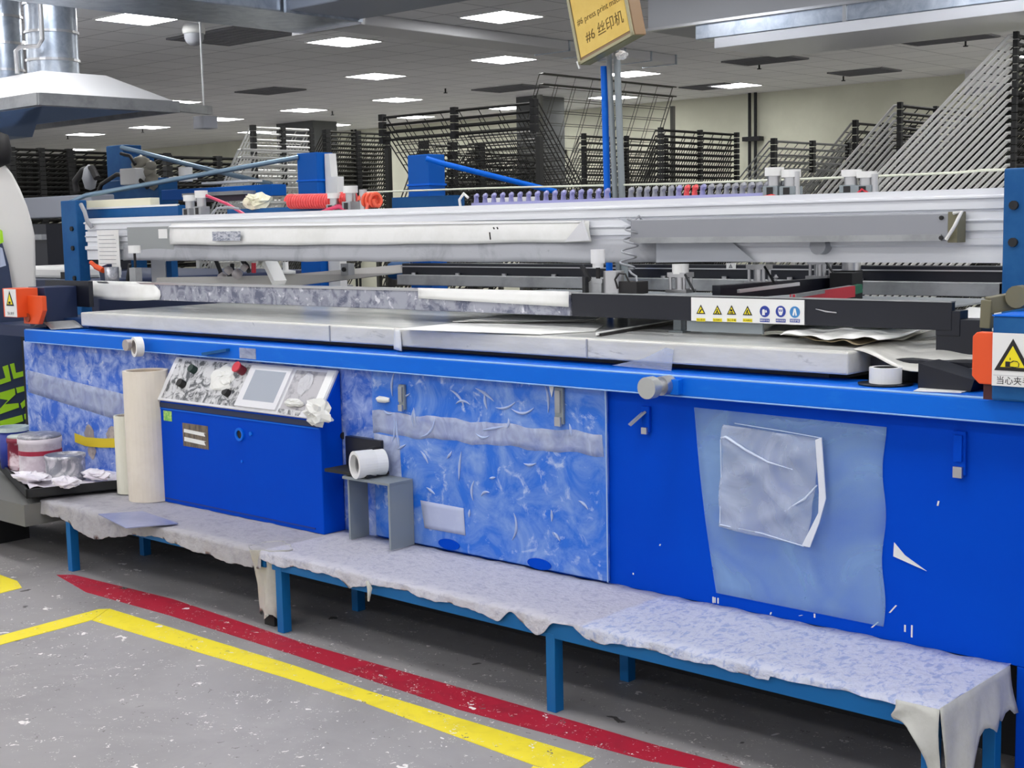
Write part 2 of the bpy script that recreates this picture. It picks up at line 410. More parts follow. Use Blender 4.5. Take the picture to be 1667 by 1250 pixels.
# sprinklers
for px, py, lb in [(725, 148, 'tiny sprinkler head above the raised tray rack'), (541, 185, 'tiny sprinkler head right of the column'), (1236, 108, 'tiny sprinkler head under the duct end'), (1373, 128, 'tiny sprinkler head right of centre by a grille'), (1572, 70, 'tiny sprinkler head near the nearest rack'), (232, 214, 'tiny sprinkler head below the hood rim'), (110, 225, 'tiny sprinkler head under the hood')]:
    p = at(px, py-4, z=CEIL); t = thing('sprinkler', lb, 'sprinkler', p, 'ceiling sprinklers')
    MB().cyl(p, p-Z_*.06, .012, 8).build('stem', DARK, t); MB().cyl(p-Z_*.06, p-Z_*.07, .03, 10).build('deflector', DARK, t)

# column, conduits, wall unit
p0, p1 = at(452, 260, y=13.5), at(511, 260, y=13.5)
struct(MB().box(p0.x, p1.x, 13.5, 14.1, 0, CEIL).build('column_1', COLG))
p0, p1 = at(842, 260, y=13.2), at(874, 260, y=13.2)
struct(MB().box(p0.x, p1.x, 13.2, 13.9, 0, CEIL).build('column_2', COLG))
def conduit_pair(px, label):
    p = at(px, 190, y=15.8); t = thing('conduit_pair', label, 'conduit', (p.x, 15.8, 0), 'wall conduits')
    for dx in (-.055, .055): MB().cyl((p.x+dx, 15.8, 0), (p.x+dx, 15.8, CEIL), .026, 10).build('pipe', DARK, t)
    MB().box(p.x-.16, p.x+.16, 15.74, 15.88, 2.78, 2.85).build('bracket', DARK, t)
conduit_pair(1225, 'pair of dark conduits up the cream back wall, right of the sign poles')
conduit_pair(906, 'pair of dark conduits up the back wall, left of the sign poles')
conduit_pair(575, 'pair of dark conduits seen through the dense left rack')
a, b = at(1570, 113, y=15.5), at(1640, 150, y=15.5)
t = thing('wall_air_conditioner', 'pale box air conditioner high on the back wall behind the nearest rack', 'air conditioner', ((a.x+b.x)/2, 15.7, b.z))
box('casing', WHITE, t, a.x, b.x, 15.5, 15.88, b.z, a.z, .02); box('louvre', GREYP, t, a.x+.02, b.x-.05, 15.48, 15.5, b.z+.02, b.z+.1)

# ducts
t = thing('exhaust_duct', 'large galvanised duct running off to the upper right behind the sign', 'duct', (-6, 6, 2.9))
y0 = 5.7; e0 = at(1132, 96, y=y0).x; e1 = at(1052, 60, y=y0).x
box('upper_body', mat('pale grey duct', (176, 178, 182), .5, .1), t, e1, 3, y0+.02, y0+.95, 3.05, 3.545, .01)
box('lower_body', GALV, t, e0, 3, y0, y0+.95, 2.93, 3.06, .006)
box('bottom_flange', mat('white duct plate', (236, 238, 244), .3, .2), t, at(1165, 96, y=y0).x, 3, y0-.02, y0+.9, 2.845, 2.925, .004)
box('top_flange', STEEL, t, e1, 3, y0-.03, y0+.02, 3.045, 3.065)
for i in range(4): box('joint', STEEL, t, e0+1.3+i*1.6, e0+1.33+i*1.6, y0-.015, y0+.02, 2.925, 3.05)
t = thing('side_duct', 'slim white ceiling duct passing behind the yellow sign', 'duct', (-8, 6, 3.2))
zb = 3.44; a = at(592, 40, z=zb); b = at(1160, 97, z=zb)
box('body', mat('white painted duct', (206, 206, 210), .5), t, a.x-.5, a.x, a.y, b.y, zb, zb+.108, .01)
f = MB()
for i in range(5): y = a.y+(b.y-a.y)*(.6+i*.1); MB().box(a.x-.51, a.x+.01, y-.012, y+.012, zb-.01, zb+.109).build('joint', GALV, t)
pass
t = thing('supply_duct', 'shiny galvanised duct along the ceiling at top left of centre', 'duct', (-8, 3, 3.1))
a2 = at(590, 36, z=3.08); 
box('body', GALV, t, a2.x-.8, a2.x, -2.5, a2.y, 3.08, 3.545, .01); box('collar', STEEL, t, a2.x-.82, a2.x+.02, a2.y-.03, a2.y+.01, 3.06, 3.55)
t = thing('cross_duct', 'grey blue duct branching right across the top from the galvanised one', 'duct', (-7, 4, 3.1))
box('body', mat('blue grey duct', (150, 158, 172), .45, .4), t, a2.x+.02, 3, a2.y-.75, a2.y-.06, 3.09, 3.545, .01)
f = MB(); f.box(a2.x+.02, a2.x+.05, a2.y-.78, a2.y-.04, 3.07, 3.49); f.box(a2.x+2, a2.x+2.03, a2.y-.78, a2.y-.04, 3.07, 3.49)
f.build('flange', GALV, t)

# ---- extraction hood with two round flues (upper left)
HZ = 2.45
c = at(66, 171, z=HZ); far = at(278, 185, z=HZ)
hx, hy0, hy1 = c.x, c.y, far.y
hood = thing('extraction_hood', 'white sheet metal extraction hood with a grey rim at upper left', 'hood', (hx-1, (hy0+hy1)/2, HZ))
W = 2.4
zt = at(68, 115, x=hx-.35).z
top0, top1 = at(68, 114, x=hx-.35).y, at(172, 119, x=hx-.35).y
m = MB()
B = [V((hx, hy0, HZ+.08)), V((hx, hy1, HZ+.08)), V((hx-W, hy1, HZ+.08)), V((hx-W, hy0, HZ+.08))]
T = [V((hx-.35, top0, zt)), V((hx-.35, top1, zt)), V((hx-W+.35, top1, zt)), V((hx-W+.35, top0, zt))]
m.add(B+T, [(0, 1, 5, 4), (1, 2, 6, 5), (2, 3, 7, 6), (3, 0, 4, 7), (4, 5, 6, 7)])
m.build('canopy', mat('white hood enamel', (232, 232, 234), .4), hood)
m = MB(); m.box(hx-.03, hx+.02, hy0-.02, hy1, HZ, HZ+.09); m.box(hx-W, hx, hy0-.03, hy0+.01, HZ, HZ+.09); m.box(hx-W, hx, hy1-.03, hy1+.01, HZ, HZ+.09); m.box(hx-W-.02, hx-W+.02, hy0-.02, hy1, HZ, HZ+.09)
m.build('rim', ALUD, hood)
e = at(342, 190, z=HZ); MB().bar((hx-.01, hy1-.1, HZ+.05), (e.x, e.y, HZ+.05), .05, .07).build('end_rail', ALUD, hood)
MB().box(e.x-.07, e.x+.07, e.y-.12, e.y+.02, HZ-.1, HZ).build('rail_box', GREYP, hood)
MB().cyl((e.x, e.y-.06, HZ+.05), (e.x, e.y-.06, CEIL), .008, 8).build('hanger_rod', STEEL, hood)
# inner underside tray seen below the rim
m = MB(); u = at(28, 214, z=HZ-.32)
m.add([V((hx-.06, hy0+.05, HZ)), V((hx-.06, hy1-.3, HZ)), V((hx-W+.1, hy1-.3, HZ)), V((hx-W+.1, hy0+.05, HZ)), V((hx-.6, hy0+.25, HZ-.19)), V((hx-.6, hy1-1.6, HZ-.19)), V((hx-W+.5, hy1-1.6, HZ-.19)), V((hx-W+.5, hy0+.25, HZ-.19))],
      [(1, 0, 4, 5), (2, 1, 5, 6), (3, 2, 6, 7), (0, 3, 7, 4), (4, 7, 6, 5)])
m.build('dryer_chute', mat('blue grey chute', (130, 150, 178), .35, .5), hood)
for px, w, lab in ((87, 50, 1), (5, 26, 0)):
    pc = at(px, 112, x=hx-.75 if lab else hx-1.6); r = .2 if lab else .17
    m = MB(); m.cyl((pc.x, pc.y, zt-.05), (pc.x, pc.y, CEIL), r, 24); fl2 = m.build('flue', GALV, hood)
    for k in range(3): MB().ring((pc.x, pc.y, zt+.12+.22*k), Z_, r-.01, r+.012, .02).build('flue_seam', STEEL, fl2)
pc = at(62, 60, x=hx-.5)
MB().tube([(pc.x+.06, pc.y, CEIL), (pc.x+.06, pc.y, zt+.25), (pc.x+.03, pc.y-.02, zt+.2), (pc.x-.1, pc.y-.1, zt+.2), (pc.x-.13, pc.y-.12, zt+.17), (pc.x-.13, pc.y-.12, zt+.0)], .018, 8).build('drain_pipe', STEEL, hood)

# ================================================================ THE PRESS
press = thing('screen_printing_press', 'long blue flatbed screen printing press filling the middle of the picture', 'printing press', (-4, .9, 0))
# lower body
m = MB(); m.box(-6.61, -.9, .03, 1.75, .30, .955); m.box(-7.3, -6.6, .35, 1.75, .3, .955); m.box(-7.2, -1.41, .12, 1.6, 0, .30); m.box(-1.405, -.9, .03, 1.6, 0, .3)  # low plinth is dark and set forward to deepen the shade under the bench
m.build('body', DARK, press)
MB().box(-3.94, -.9, 0, .03, .30, .958).box(-1.405, -.9, 0, .03, .0, .3).build('front_panel', BLUE, press, .003)
lp = MB().box(-6.62, -3.945, .0, .03, .30, .958).build('side_panel', SMEAR, press); lp['label'] = 'scuffed whitish blue left panel'
# yellow tape and residue on the left panel
def strip(pts, w, y, th=.002):
    P = [at(px, py, y=y) for px, py in pts]; up = []; dn = []
    for p in P: up.append(p+Z_*w/2); dn.append(p-Z_*w/2)
    return MB().prism(dn+up[::-1], (0, -th, 0))
strip([(122, 712), (140, 719), (165, 721), (188, 721)], .045, -.004).build('tape_strip', YTAPE, lp)['label'] = 'torn yellow tape strip'
m = MB()
for px, py, r in ((145, 706, .05), (182, 708, .05), (150, 735, .035), (205, 700, .05)):
    c = at(px, py, y=-.001); m.prism([c+X_*math.cos(a)*r*rnd(.7, 1.2)+Z_*math.sin(a)*r*rnd(.7, 1.2) for a in [2*PI*k/12 for k in range(12)]], (0, -.001, 0))
m.build('glue_residue', RESID, lp)
q = [at(44, 602, y=0), at(216, 645, y=0), at(218, 692, y=0), at(46, 638, y=0)]
for p in q: p.y = -.0015
MB().sheet([q[3], q[2], q[1], q[0]], 20, 4).build('tape_band', TAPE, lp)
# the smeared access door
door = MB()
x0, x1 = -3.93, -2.783
door.box(x0, x1, -.016, -.001, .31, .962)
dr = door.build('access_door', SMEARD, press, .003); dr['label'] = 'ink smeared access door under cloudy film'
m = MB(); m.tube([(x0-.004, -.022, .965)]+[(x0+(x1-x0)*k/30, -.022+rnd(-.002, .002), .964+rnd(-.003, .003)) for k in range(31)]+[(x1+.003, -.02, .962), (x1+.003, -.018, .9), (x1+.002, -.018, .31)], [.0055]*31+[.005, .004, .003, .0025], 6); m.build('film_edge', mat('milky film edge', (160, 186, 222), .4), dr)
q = [at(611, 667, y=0), at(985, 706, y=0), at(988, 742, y=0), at(613, 704, y=0)]
for p in q: p.y = -.0175
MB().sheet([q[3], q[2], q[1], q[0]], 30, 4, lambda u, v: (0, 0, .004*math.sin(u*23)+.003*math.sin(u*51))).build('tape_band', TAPE, dr)
q = [at(614, 704, y=0), at(655, 712, y=0), at(660, 790, y=0), at(619, 782, y=0)]
for p in q: p.y = -.0175
MB().sheet([q[3], q[2], q[1], q[0]], 6, 6).build('tape_patch', TAPE, dr)
q = [at(690, 813, y=0), at(760, 826, y=0), at(763, 870, y=0), at(697, 858, y=0)]
for p in q: p.y = -.0185
MB().sheet([q[3], q[2], q[1], q[0]], 6, 6).build('tape_patch', mat('lilac tape patch', (176, 184, 214), .55, 0, (186, 194, 220), 5), dr)
# raised wrinkles in the film
m = MB()
for _ in range(34):
    cx, cz = rnd(x0+.05, x1-.05), rnd(.36, .92); L = rnd(.03, .11); a = rnd(-.9, .9) if random.random() < .75 else PI/2+rnd(-.2, .2); k = rnd(-.25, .25)
    pts = []
    for i in range(7):
        s = (i/6-.5)*L; pts.append((cx+s*math.cos(a)-k*s*s/L*3*math.sin(a), -.0175, cz+s*math.sin(a)+k*s*s/L*3*math.cos(a)))
    m.tube(pts, [.0008, .003, .0045, .0055, .0042, .003, .0008], 6)
m.build('film_wrinkle', mat('wrinkle film', (168, 184, 220), .35), dr)['kind'] = 'stuff'
def clasp(px, py, w, h, parent, y, open_=False):
    c = at(px, py, y=y); g = MB(); g.box(c.x-w/2, c.x+w/2, y-.012, y, c.z-h/2, c.z+h/2)
    o = g.build('latch', GREYB if not open_ else BLUE, parent, .002)
    g = MB()
    if open_ == 2: g.bar((c.x-.004, y-.008, c.z+h*.3), (c.x-.035, y-.05, c.z-h*.2), .022, .006)
    else: g.box(c.x-w*.3, c.x+w*.3, y-.02, y-.012, c.z-h*.18, c.z+h*.42)
    g.build('latch_lever', ALUD if open_ != 1 else BLUE, o)
    g = MB().box(c.x-w*.35, c.x+w*.35, y-.021, y-.011, c.z-h*.55, c.z-h*.3); g.build('latch_hook', STEEL, o)
clasp(657, 646, .03, .095, press, -.017); clasp(913, 660, .036, .125, press, -.017)
clasp(1054, 682, .03, .085, press, -.001, 2); clasp(1564, 737, .036, .12, press, -.001, 1)
c = at(625, 650, y=-.018); MB().tube([c-X_*.04, c-X_*.02-Y_*.006, c+X_*.015-Y_*.008, c+X_*.032], [.005, .013, .012, .008], 8).build('tape_lump', TAPEW, dr)
c = at(897, 632, y=-.018); MB().prism([c+V((-.01, 0, .02)), c+V((.004, 0, -.03)), c+V((.018, 0, .02))], (0, -.003, 0)).build('tape_scrap', TAPEW, dr)
# oval blue openings at the foot of the door
for px, py in ((731, 886), (878, 918)):
    c = at(px, py, y=-.018); MB().prism([c+V((math.cos(a)*.055, 0, math.sin(a)*.02)) for a in [2*PI*k/20 for k in range(20)]], (0, -.002, 0)).build('torn_opening', BLUE, dr)
c = at(1455, 895, y=0); MB().prism([c+V((0, -.001, -.018)), c+V((.10, -.001, -.045)), c+V((.035, -.001, -.01)), c+V((.002, -.001, .022))], (0, -.002, 0)).build('tape_scrap', TAPEW, press)
m = MB()
for px, py, dx, dz in ((1160, 981, 0, .02), (1163, 981, 0, .018), (1168, 982, 0, .018), (1447, 997, .02, .025), (1418, 1021, .02, .02), (1253, 1000, .003, .008), (1325, 1005, 0, .012), (1472, 1028, 0, .02), (1483, 1037, 0, .035), (1300, 1002, .01, .0), (1525, 823, .003, .014), (1073, 888, .003, .006), (1030, 935, 0, .006)):
    c = at(px, py, y=-.001); m.obox(c, V((.005, 0, 0)), V((0, -.001, 0)), V((dx, 0, dz or .004)))
m.build('paint_chip', TAPEW, press)
# top rail
rail = MB().box(-6.52, -.9, -.05, .16, .958, 1.026).build('base_rail', BLUE2, press, .008)
MB().tube([(-6.5, -.046, 1.0235), (-.95, -.046, 1.0235)], .004, 6).build('edge_highlight', mat('pale edge highlight', (140, 184, 236), .35), rail)  # pale tubes imitate the gloss highlight along both rail edges
MB().tube([(-6.5, -.048, .961), (-.95, -.048, .961)], .0028, 6).build('edge_highlight', MATS['pale edge highlight'], rail)
MB().box(-4.71, -4.60, -.053, -.05, .968, 1.012).build('rail_patch', TAPE, rail)
MB().bar((-4.95, -.06, .975), (-4.78, -.055, 1.0), .03, .012).build('rail_clip', BLUE3, rail)
# deck behind the rail and underframe of the table
MB().box(-7.3, -.9, .16, 1.75, .955, 1.015).build('deck', NAVY, press)
MB().box(-6.0, -2.05, .14, .9, 1.0, 1.05).build('table_underframe', BLACK, press)
# printing table, wrapped in grey film
tx0, tx1 = -6.15, -1.945
tb = MB(); n = 60
lip = MB().box(tx0, tx1, .06, .95, 1.047, 1.114).build('printing_table', WRAP, press, .006)
lip['label'] = 'printing table wrapped in grey film'
MB().box(tx0+.04, tx1-.02, .085, .94, 1.113, 1.1165).build('table_top', TABLE, lip)
w = at(647, 550, y=.058); MB().sheet([(w.x-.022, .057, 1.035), (w.x+.03, .05, 1.03), (w.x+.018, .057, 1.116), (w.x-.018, .057, 1.116)], 3, 6).build('tape_strip', TAPEW, lip)
m = MB()
for px in (537, 955): x = at(px, 560, y=.058).x; m.box(x-.003, x+.003, .057, .06, 1.048, 1.113)
m.build('film_seam', GREYP, lip)
a, b_ = at(1020, 612, y=.055), at(1098, 570, y=.055)
MB().prism([V((a.x-.06, .056, 1.03)), V((b_.x-.01, .052, 1.026)), V((b_.x, .052, 1.095)), V((b_.x-.03, .052, 1.10)), V((b_.x-.12, .052, 1.06))], (0, -.003, 0)).build('film_flap', FILMW, lip)
# tape end seen on the table side
# screen holder bar across the table
sb = MB().box(-6.46, -3.21, .32, .37, 1.166, 1.25).build('screen_holder', SMUDGE, press, .004); sb['label'] = 'ink smudged grey screen holder bar'
MB().box(-6.47, -3.2, .316, .374, 1.244, 1.253).build('holder_edge', STEEL, sb)
m = MB(); m.sheet([(-6.48, .312, 1.168), (-5.84, .314, 1.172), (-5.92, .314, 1.256), (-6.48, .312, 1.256)], 14, 4, lambda u, v: (.04*math.sin(v*3.1)*u, -.006*math.sin(u*9+v*3), -.012*math.sin(u*3)*(1-v))); m.build('white_wrap', PAPER, sb)
m = MB().sheet([(-4.0, .314, 1.215), (-3.21, .312, 1.20), (-3.21, .314, 1.257), (-4.0, .314, 1.257)], 10, 3); m.build('white_wrap', PAPER, sb)
bp = MB(); bp.box(-3.2, -1.75, .32, .345, 1.166, 1.25); bp.box(-1.80, -1.66, .325, .40, 1.06, 1.20); bp.box(-1.80, -1.725, .322, .38, 1.15, 1.225)
bp = bp.build('black_panel', BLACK, press, .002)
MB().box(-3.2, -1.75, .317, .348, 1.249, 1.2525).build('panel_edge', ALUD, bp)
a = at(1328, 503, y=.319); MB().tube([a, at(1345, 507, y=.317), at(1362, 509, y=.317)], [.001, .003, .002], 6).build('scratch', STEEL, bp)
# strip of safety pictograms
sx0, sx1 = -2.671, -2.238
sg = MB().box(sx0, sx1, .315, .3195, 1.167, 1.246).build('safety_sign', WHITE, press); sg['label'] = 'white strip of four yellow warnings and three blue instructions'
YS = .3145
def tri(c, r, m1, m2, parent, y, th=.0008):
    def T(k): return [c+V((math.cos(a)*r*k, 0, math.sin(a)*r*k)) for a in (PI/2, PI*7/6, PI*11/6)]
    P = T(1); Q = T(.68)
    for q in (P, Q):
        for p in q: p.y = y
    MB().prism(P[::-1] if False else P, (0, -th, 0)).build('triangle_border', m1, parent)
    MB().prism([p-Y_*th for p in Q], (0, -th, 0)).build('triangle_field', m2, parent)
pts = [(1141, 504), (1168, 505), (1191, 505), (1217, 506), (1245, 507), (1271, 507), (1294, 508)]
caps = ['当心伤手', '当心机器伤人', '当心中毒', '当心机械伤人', '戴防护手套', '戴防毒面具', '穿防护服']
for i, (px, py) in enumerate(pts):
    c = at(px, py, y=YS)
    if i < 4:
        tri(c-Z_*.004, .021, INK, YSIGN, sg, YS)
        g = MB(); y = YS-.0016
        def blob(pp): g.prism([c+V((x*.001, 0, z*.001-.004)) for x, z in pp], (0, -.0006, 0))
        for p_ in [c]: p_.y = y
        if i == 0: blob([(-6, -6), (-3, -7), (6, 5), (3, 7), (-4, 0)]); blob([(-7, -8), (-2, -8), (-2, -7), (-7, -7)])
        if i == 1: blob([(-2, 8), (2, 8), (2, 2), (-2, 2)]); blob([(-8, -7), (-3, -7), (1, 1), (-2, 2)]); blob([(8, -7), (3, -7), (-1, 1), (2, 2)])
        if i == 2: blob([(-4, 0), (4, 0), (4, 7), (-4, 7)]); blob([(-7, -6), (7, -3), (7, -1), (-7, -4)]); blob([(-7, -2), (7, -5), (7, -7), (-7, -4)])
        if i == 3: blob([(-1, 9), (3, 8), (2, 2), (-3, 3)]); blob([(-6, -7), (-3, -7), (0, 3), (-3, 4)]); blob([(7, -7), (3, -7), (-1, 1), (1, 3)])
        g.build('pictogram', INK, sg)
    else:
        g = MB(); cc = V(c); cc.y = YS; g.cyl(cc, cc-Y_*.0008, .0185, 28); g.build('disc', BLUESIGN if i < 6 else BLUESIGN2, sg)
        g = MB(); c.y = YS-.0009
        def blob(pp): g.prism([c+V((x*.001, 0, z*.001)) for x, z in pp], (0, -.0006, 0))
        if i == 4: blob([(-9, -12), (1, -12), (1, 3), (-1, 7), (-7, 7), (-9, 3)]); blob([(3, -4), (9, -2), (6, 6), (3, 4)])
        if i == 5: blob([(-9, 6), (9, 6), (6, 12), (-6, 12)]); blob([(-9, 4), (9, 4), (8, -3), (4, -12), (-4, -12), (-8, -3)])
        if i == 6: blob([(-3, 12), (3, 12), (8, -10), (3, -12), (0, 2), (-3, -12), (-8, -10)])
        g.build('pictogram', WHITE, sg)
        if i == 5:
            g = MB(); c.y = YS-.0016; blob([(-6, 3), (-1, 3), (-1, 0), (-6, 0)]); blob([(1, 3), (6, 3), (6, 0), (1, 0)]); g.build('goggles', BLUESIGN, sg)
    c2 = at(px, 520.5+i*.25, y=YS); wd = .036
    MB().box(c2.x-wd/2, c2.x+wd/2, YS-.0006, YS, c2.z-.0055, c2.z+.0055).build('caption_field', YSIGN if i < 4 else BLUESIGN, sg)
    sz = min(.0092, .034/len(caps[i])*.98)
    text('caption', caps[i], sz, (c2.x, YS-.0007, c2.z-sz*.36), X_, Z_, INK if i < 4 else WHITE, sg, .0002, 'CENTER')
# feet of the sign bracket on the table
m = MB()
for px in (1105, 1160): p = at(px, 540, z=1.118); m.box(p.x-.016, p.x+.016, p.y-.01, p.y+.02, 1.117, 1.165); m.box(p.x-.03, p.x+.03, p.y-.02, p.y+.03, 1.117, 1.123)
m.box(-2.7, -2.4, .33, .34, 1.13, 1.168)
m.build('panel_bracket', GREYB, press)

# ---- gantry
GY0 = .62
prof = [(0, 1.355), (0, 1.405), (-.012, 1.412), (-.012, 1.43), (.006, 1.432), (.006, 1.452), (-.004, 1.456), (-.004, 1.478), (-.012, 1.486), (-.004, 1.492), (-.004, 1.512), (.01, 1.514), (.01, 1.52), (-.004, 1.523), (-.004, 1.552), (-.014, 1.556), (-.014, 1.562), (0, 1.568), (0, 1.585), (.13, 1.585), (.13, 1.355)]
gan = MB().prism([(-7.0, GY0+a, z) for a, z in prof], (5.31, 0, 0)).build('gantry_beam', ALU, press)
for nm, (xa, xb), zt in (('post', (at(102, 400, y=.6).x, at(127, 400, y=.6).x), 1.69), ('post', (-1.69, -1.5), 1.64)):
    pz_ = 1.0 if xa < -5 else 1.0
    po = MB().box(xa, xb, GY0-.02 if xa < -5 else GY0-.09, GY0+(.05 if xa < -5 else .14), pz_, zt).build(nm, BLUE3, press, .006)
    for z in (1.25, 1.42, 1.53): x = xb-.05 if xa < -5 else xa+.035; yy = GY0-(.03 if xa < -5 else .1); MB().cyl((x, yy, z), (x, yy+.01, z), .014, 10).build('bolt', DARK, po)
# pair of rear masts with stay rods
def mast(xp, topz, y=1.5, w=.12):
    a, b = at(xp[0], xp[2], y=y), at(xp[1], xp[2], y=y)
    g = MB().box(a.x, b.x, y, y+.12, 1.0, a.z); o = g.build('mast', BLUE3 if xp[0] < 300 else mat('mast blue', (6, 90, 180), .5, spec=.2), press, .004)
    MB().box(a.x-.004, b.x+.006, y-.006, y+.124, a.z-.16, a.z-.15).build('mast_band', BLUE2, o)
    return a, b
ma, mb_ = mast((483, 515, 250), 0); MB().tube([at(112, 330, y=.66), at(140, 318, y=.75), at(486, 256, y=1.5)], .014, 10).build('stay_rod', mat('steel blue rod', (120, 144, 164), .3, .5), press)
MB().prism([V((mb_.x+.01, 1.55, 1.0)), V((mb_.x+.11, 1.55, 1.0)), V((mb_.x+.11, 1.55, mb_.z-.13)), V((mb_.x+.06, 1.55, mb_.z-.13)), V((mb_.x+.05, 1.55, mb_.z)), V((mb_.x+.01, 1.55, mb_.z))], (0, .05, 0)).build('mast_cover', WHITE, press)
MB().prism([V((ma.x-.06, 1.55, ma.z-.26)), V((ma.x, 1.55, ma.z-.26)), V((ma.x, 1.55, ma.z-.12)), V((ma.x-.03, 1.55, ma.z-.12))], (0, .05, 0)).build('mast_cover', WHITE, press)
ma, mb_ = mast((663, 697, 253), 0); MB().tube([at(694, 258, y=1.45), at(720, 266, y=1.5), at(905, 312, y=2.0)], .015, 10).build('stay_rod', BLUE2, press)
MB().tube([at(640, 440, y=1.5), at(672, 440, y=1.5)], .05, 8).build('mast_foot', BLUE3, press)
a, b_ = at(645, 328, y=1.45), at(745, 332, y=1.45); MB().box(a.x, b_.x, 1.42, 1.5, a.z-.05, a.z+.02).build('mast_base', BLUE3, press)
# lamp bar on the gantry
a, b_ = at(1030, 352, y=.56), at(1547, 346, y=.56); c_ = at(1545, 384, y=.56)
lb = MB().box(a.x, b_.x, .545, GY0-.014, 1.425, 1.512).build('lamp_bar', mat('grey lamp housing', (150, 152, 158), .45, .3), press, .004)
MB().box(a.x, b_.x-.02, .54, .548, 1.425, 1.446).build('lamp_lens', ALUD, lb)
m = MB().box(b_.x, b_.x+.03, .545, GY0-.014, 1.42, 1.515); m.build('end_cap', BROWN, lb)
MB().tube([(b_.x+.02, .54, 1.51), (b_.x+.05, .53, 1.515), (b_.x+.03, .525, 1.47), (b_.x+.0, .535, 1.43)], .006, 6).build('cable', WHITE, lb)
m = MB()
for z in (1.435, 1.497): m.cyl((b_.x-.02, .543, z), (b_.x-.02, .538, z), .007, 8)
m.build('screw', INK, lb)
p = at(1337, 397, y=.6); MB().cyl((p.x, .62, 1.412), (p.x, .575, 1.412), .03, 18).build('clamp_knob', GREYP, press)
# white wrap, stained apron, small plates and labels on the gantry
def bulge(u, v): return (0, -.006*math.sin(PI*v)-.003*math.sin(u*7+2*v), -.006*math.sin(u*PI)*(1-v)+.0015*math.sin(u*31)*(1-v))
wr = MB().sheet([(-6.13, .585, 1.436), (-3.32, .59, 1.432), (-3.34, .60, 1.512), (-6.13, .60, 1.545)], 60, 6, bulge).build('white_wrap', PAPER, gan)
MB().sheet([(-6.13, .578, 1.525), (-3.36, .588, 1.507), (-3.36, .615, 1.513), (-6.13, .612, 1.548)], 40, 2).build('wrap_fold', mat('wrap top fold', (244, 244, 246), .5), gan)
MB().prism([(-3.44, .572, 1.432), (-3.31, .568, 1.437), (-3.345, .568, 1.515)], (0, -.004, 0)).build('wrap_corner', mat('wrap corner', (214, 214, 218), .5), gan)
MB().box(-5.73, -5.50, .5655, .5675, 1.452, 1.498).build('printed_patch', mat('faded print', (196, 198, 206), .5, 0, (112, 118, 136), 42, .45, .6, 1., stretch=(1, 1, 2)), gan)
g = MB(); p = at(797, 378, y=.567); 
for i, (dx, dz) in enumerate(((0, 0), (.022, .02), (.042, .02))): g.bar(p+V((dx, 0, dz)), p+V((dx+.004, 0, dz-(.03 if i == 0 else .008))), .006, .002)
g.build('ink_mark', INK, gan)
MB().sheet([(-6.6, .597, 1.352), (-3.0, .597, 1.352), (-3.0, .604, 1.44), (-6.6, .604, 1.44)], 60, 4, lambda u, v: (0, -.002*math.sin(u*17), (.0015*math.sin(u*40)+.001*math.sin(u*97))*(1-v))).build('stained_apron', APRON, gan)
MB().prism([(-3.02, .596, 1.44), (-3.02, .596, 1.353), (-2.6, .597, 1.36), (-2.75, .597, 1.47), (-3.2, .596, 1.52)], (0, -.002, 0)).build('grey_film', mat('pale apron film', (186, 190, 198), .4), gan)
MB().box(-6.55, -6.12, .6, .606, 1.37, 1.53).build('cover_plate', mat('cover plate', (156, 160, 160), .45, .2), gan)
a, b_ = at(258, 373, y=.598), at(273, 388, y=.598); MB().box(a.x, b_.x, .596, .6, b_.z, a.z).build('small_label', PAPER, gan)
# coil cable down to the motor on the holder
pts = []
p0, p1 = at(1032, 362, y=.58), at(1020, 440, y=.45)
for k in range(61):
    u = k/60; p = p0.lerp(p1, u); pts.append(p+V((.028*math.cos(u*2*PI*4.3), .028*math.sin(u*2*PI*4.3), 0)))
pts += [at(1028, 445, y=.42), at(1036, 450, y=.4), at(1037, 462, y=.38)]
MB().tube(pts, .004, 6).build('coil_cable', GREYP, press)
p = at(1046, 360, y=.6); MB().tube([p+V((-.06, -.01, .01)), p+V((-.02, -.03, 0)), p+V((0, -.02, .02)), p], .005, 6).build('cable_tie', GREYP, press)

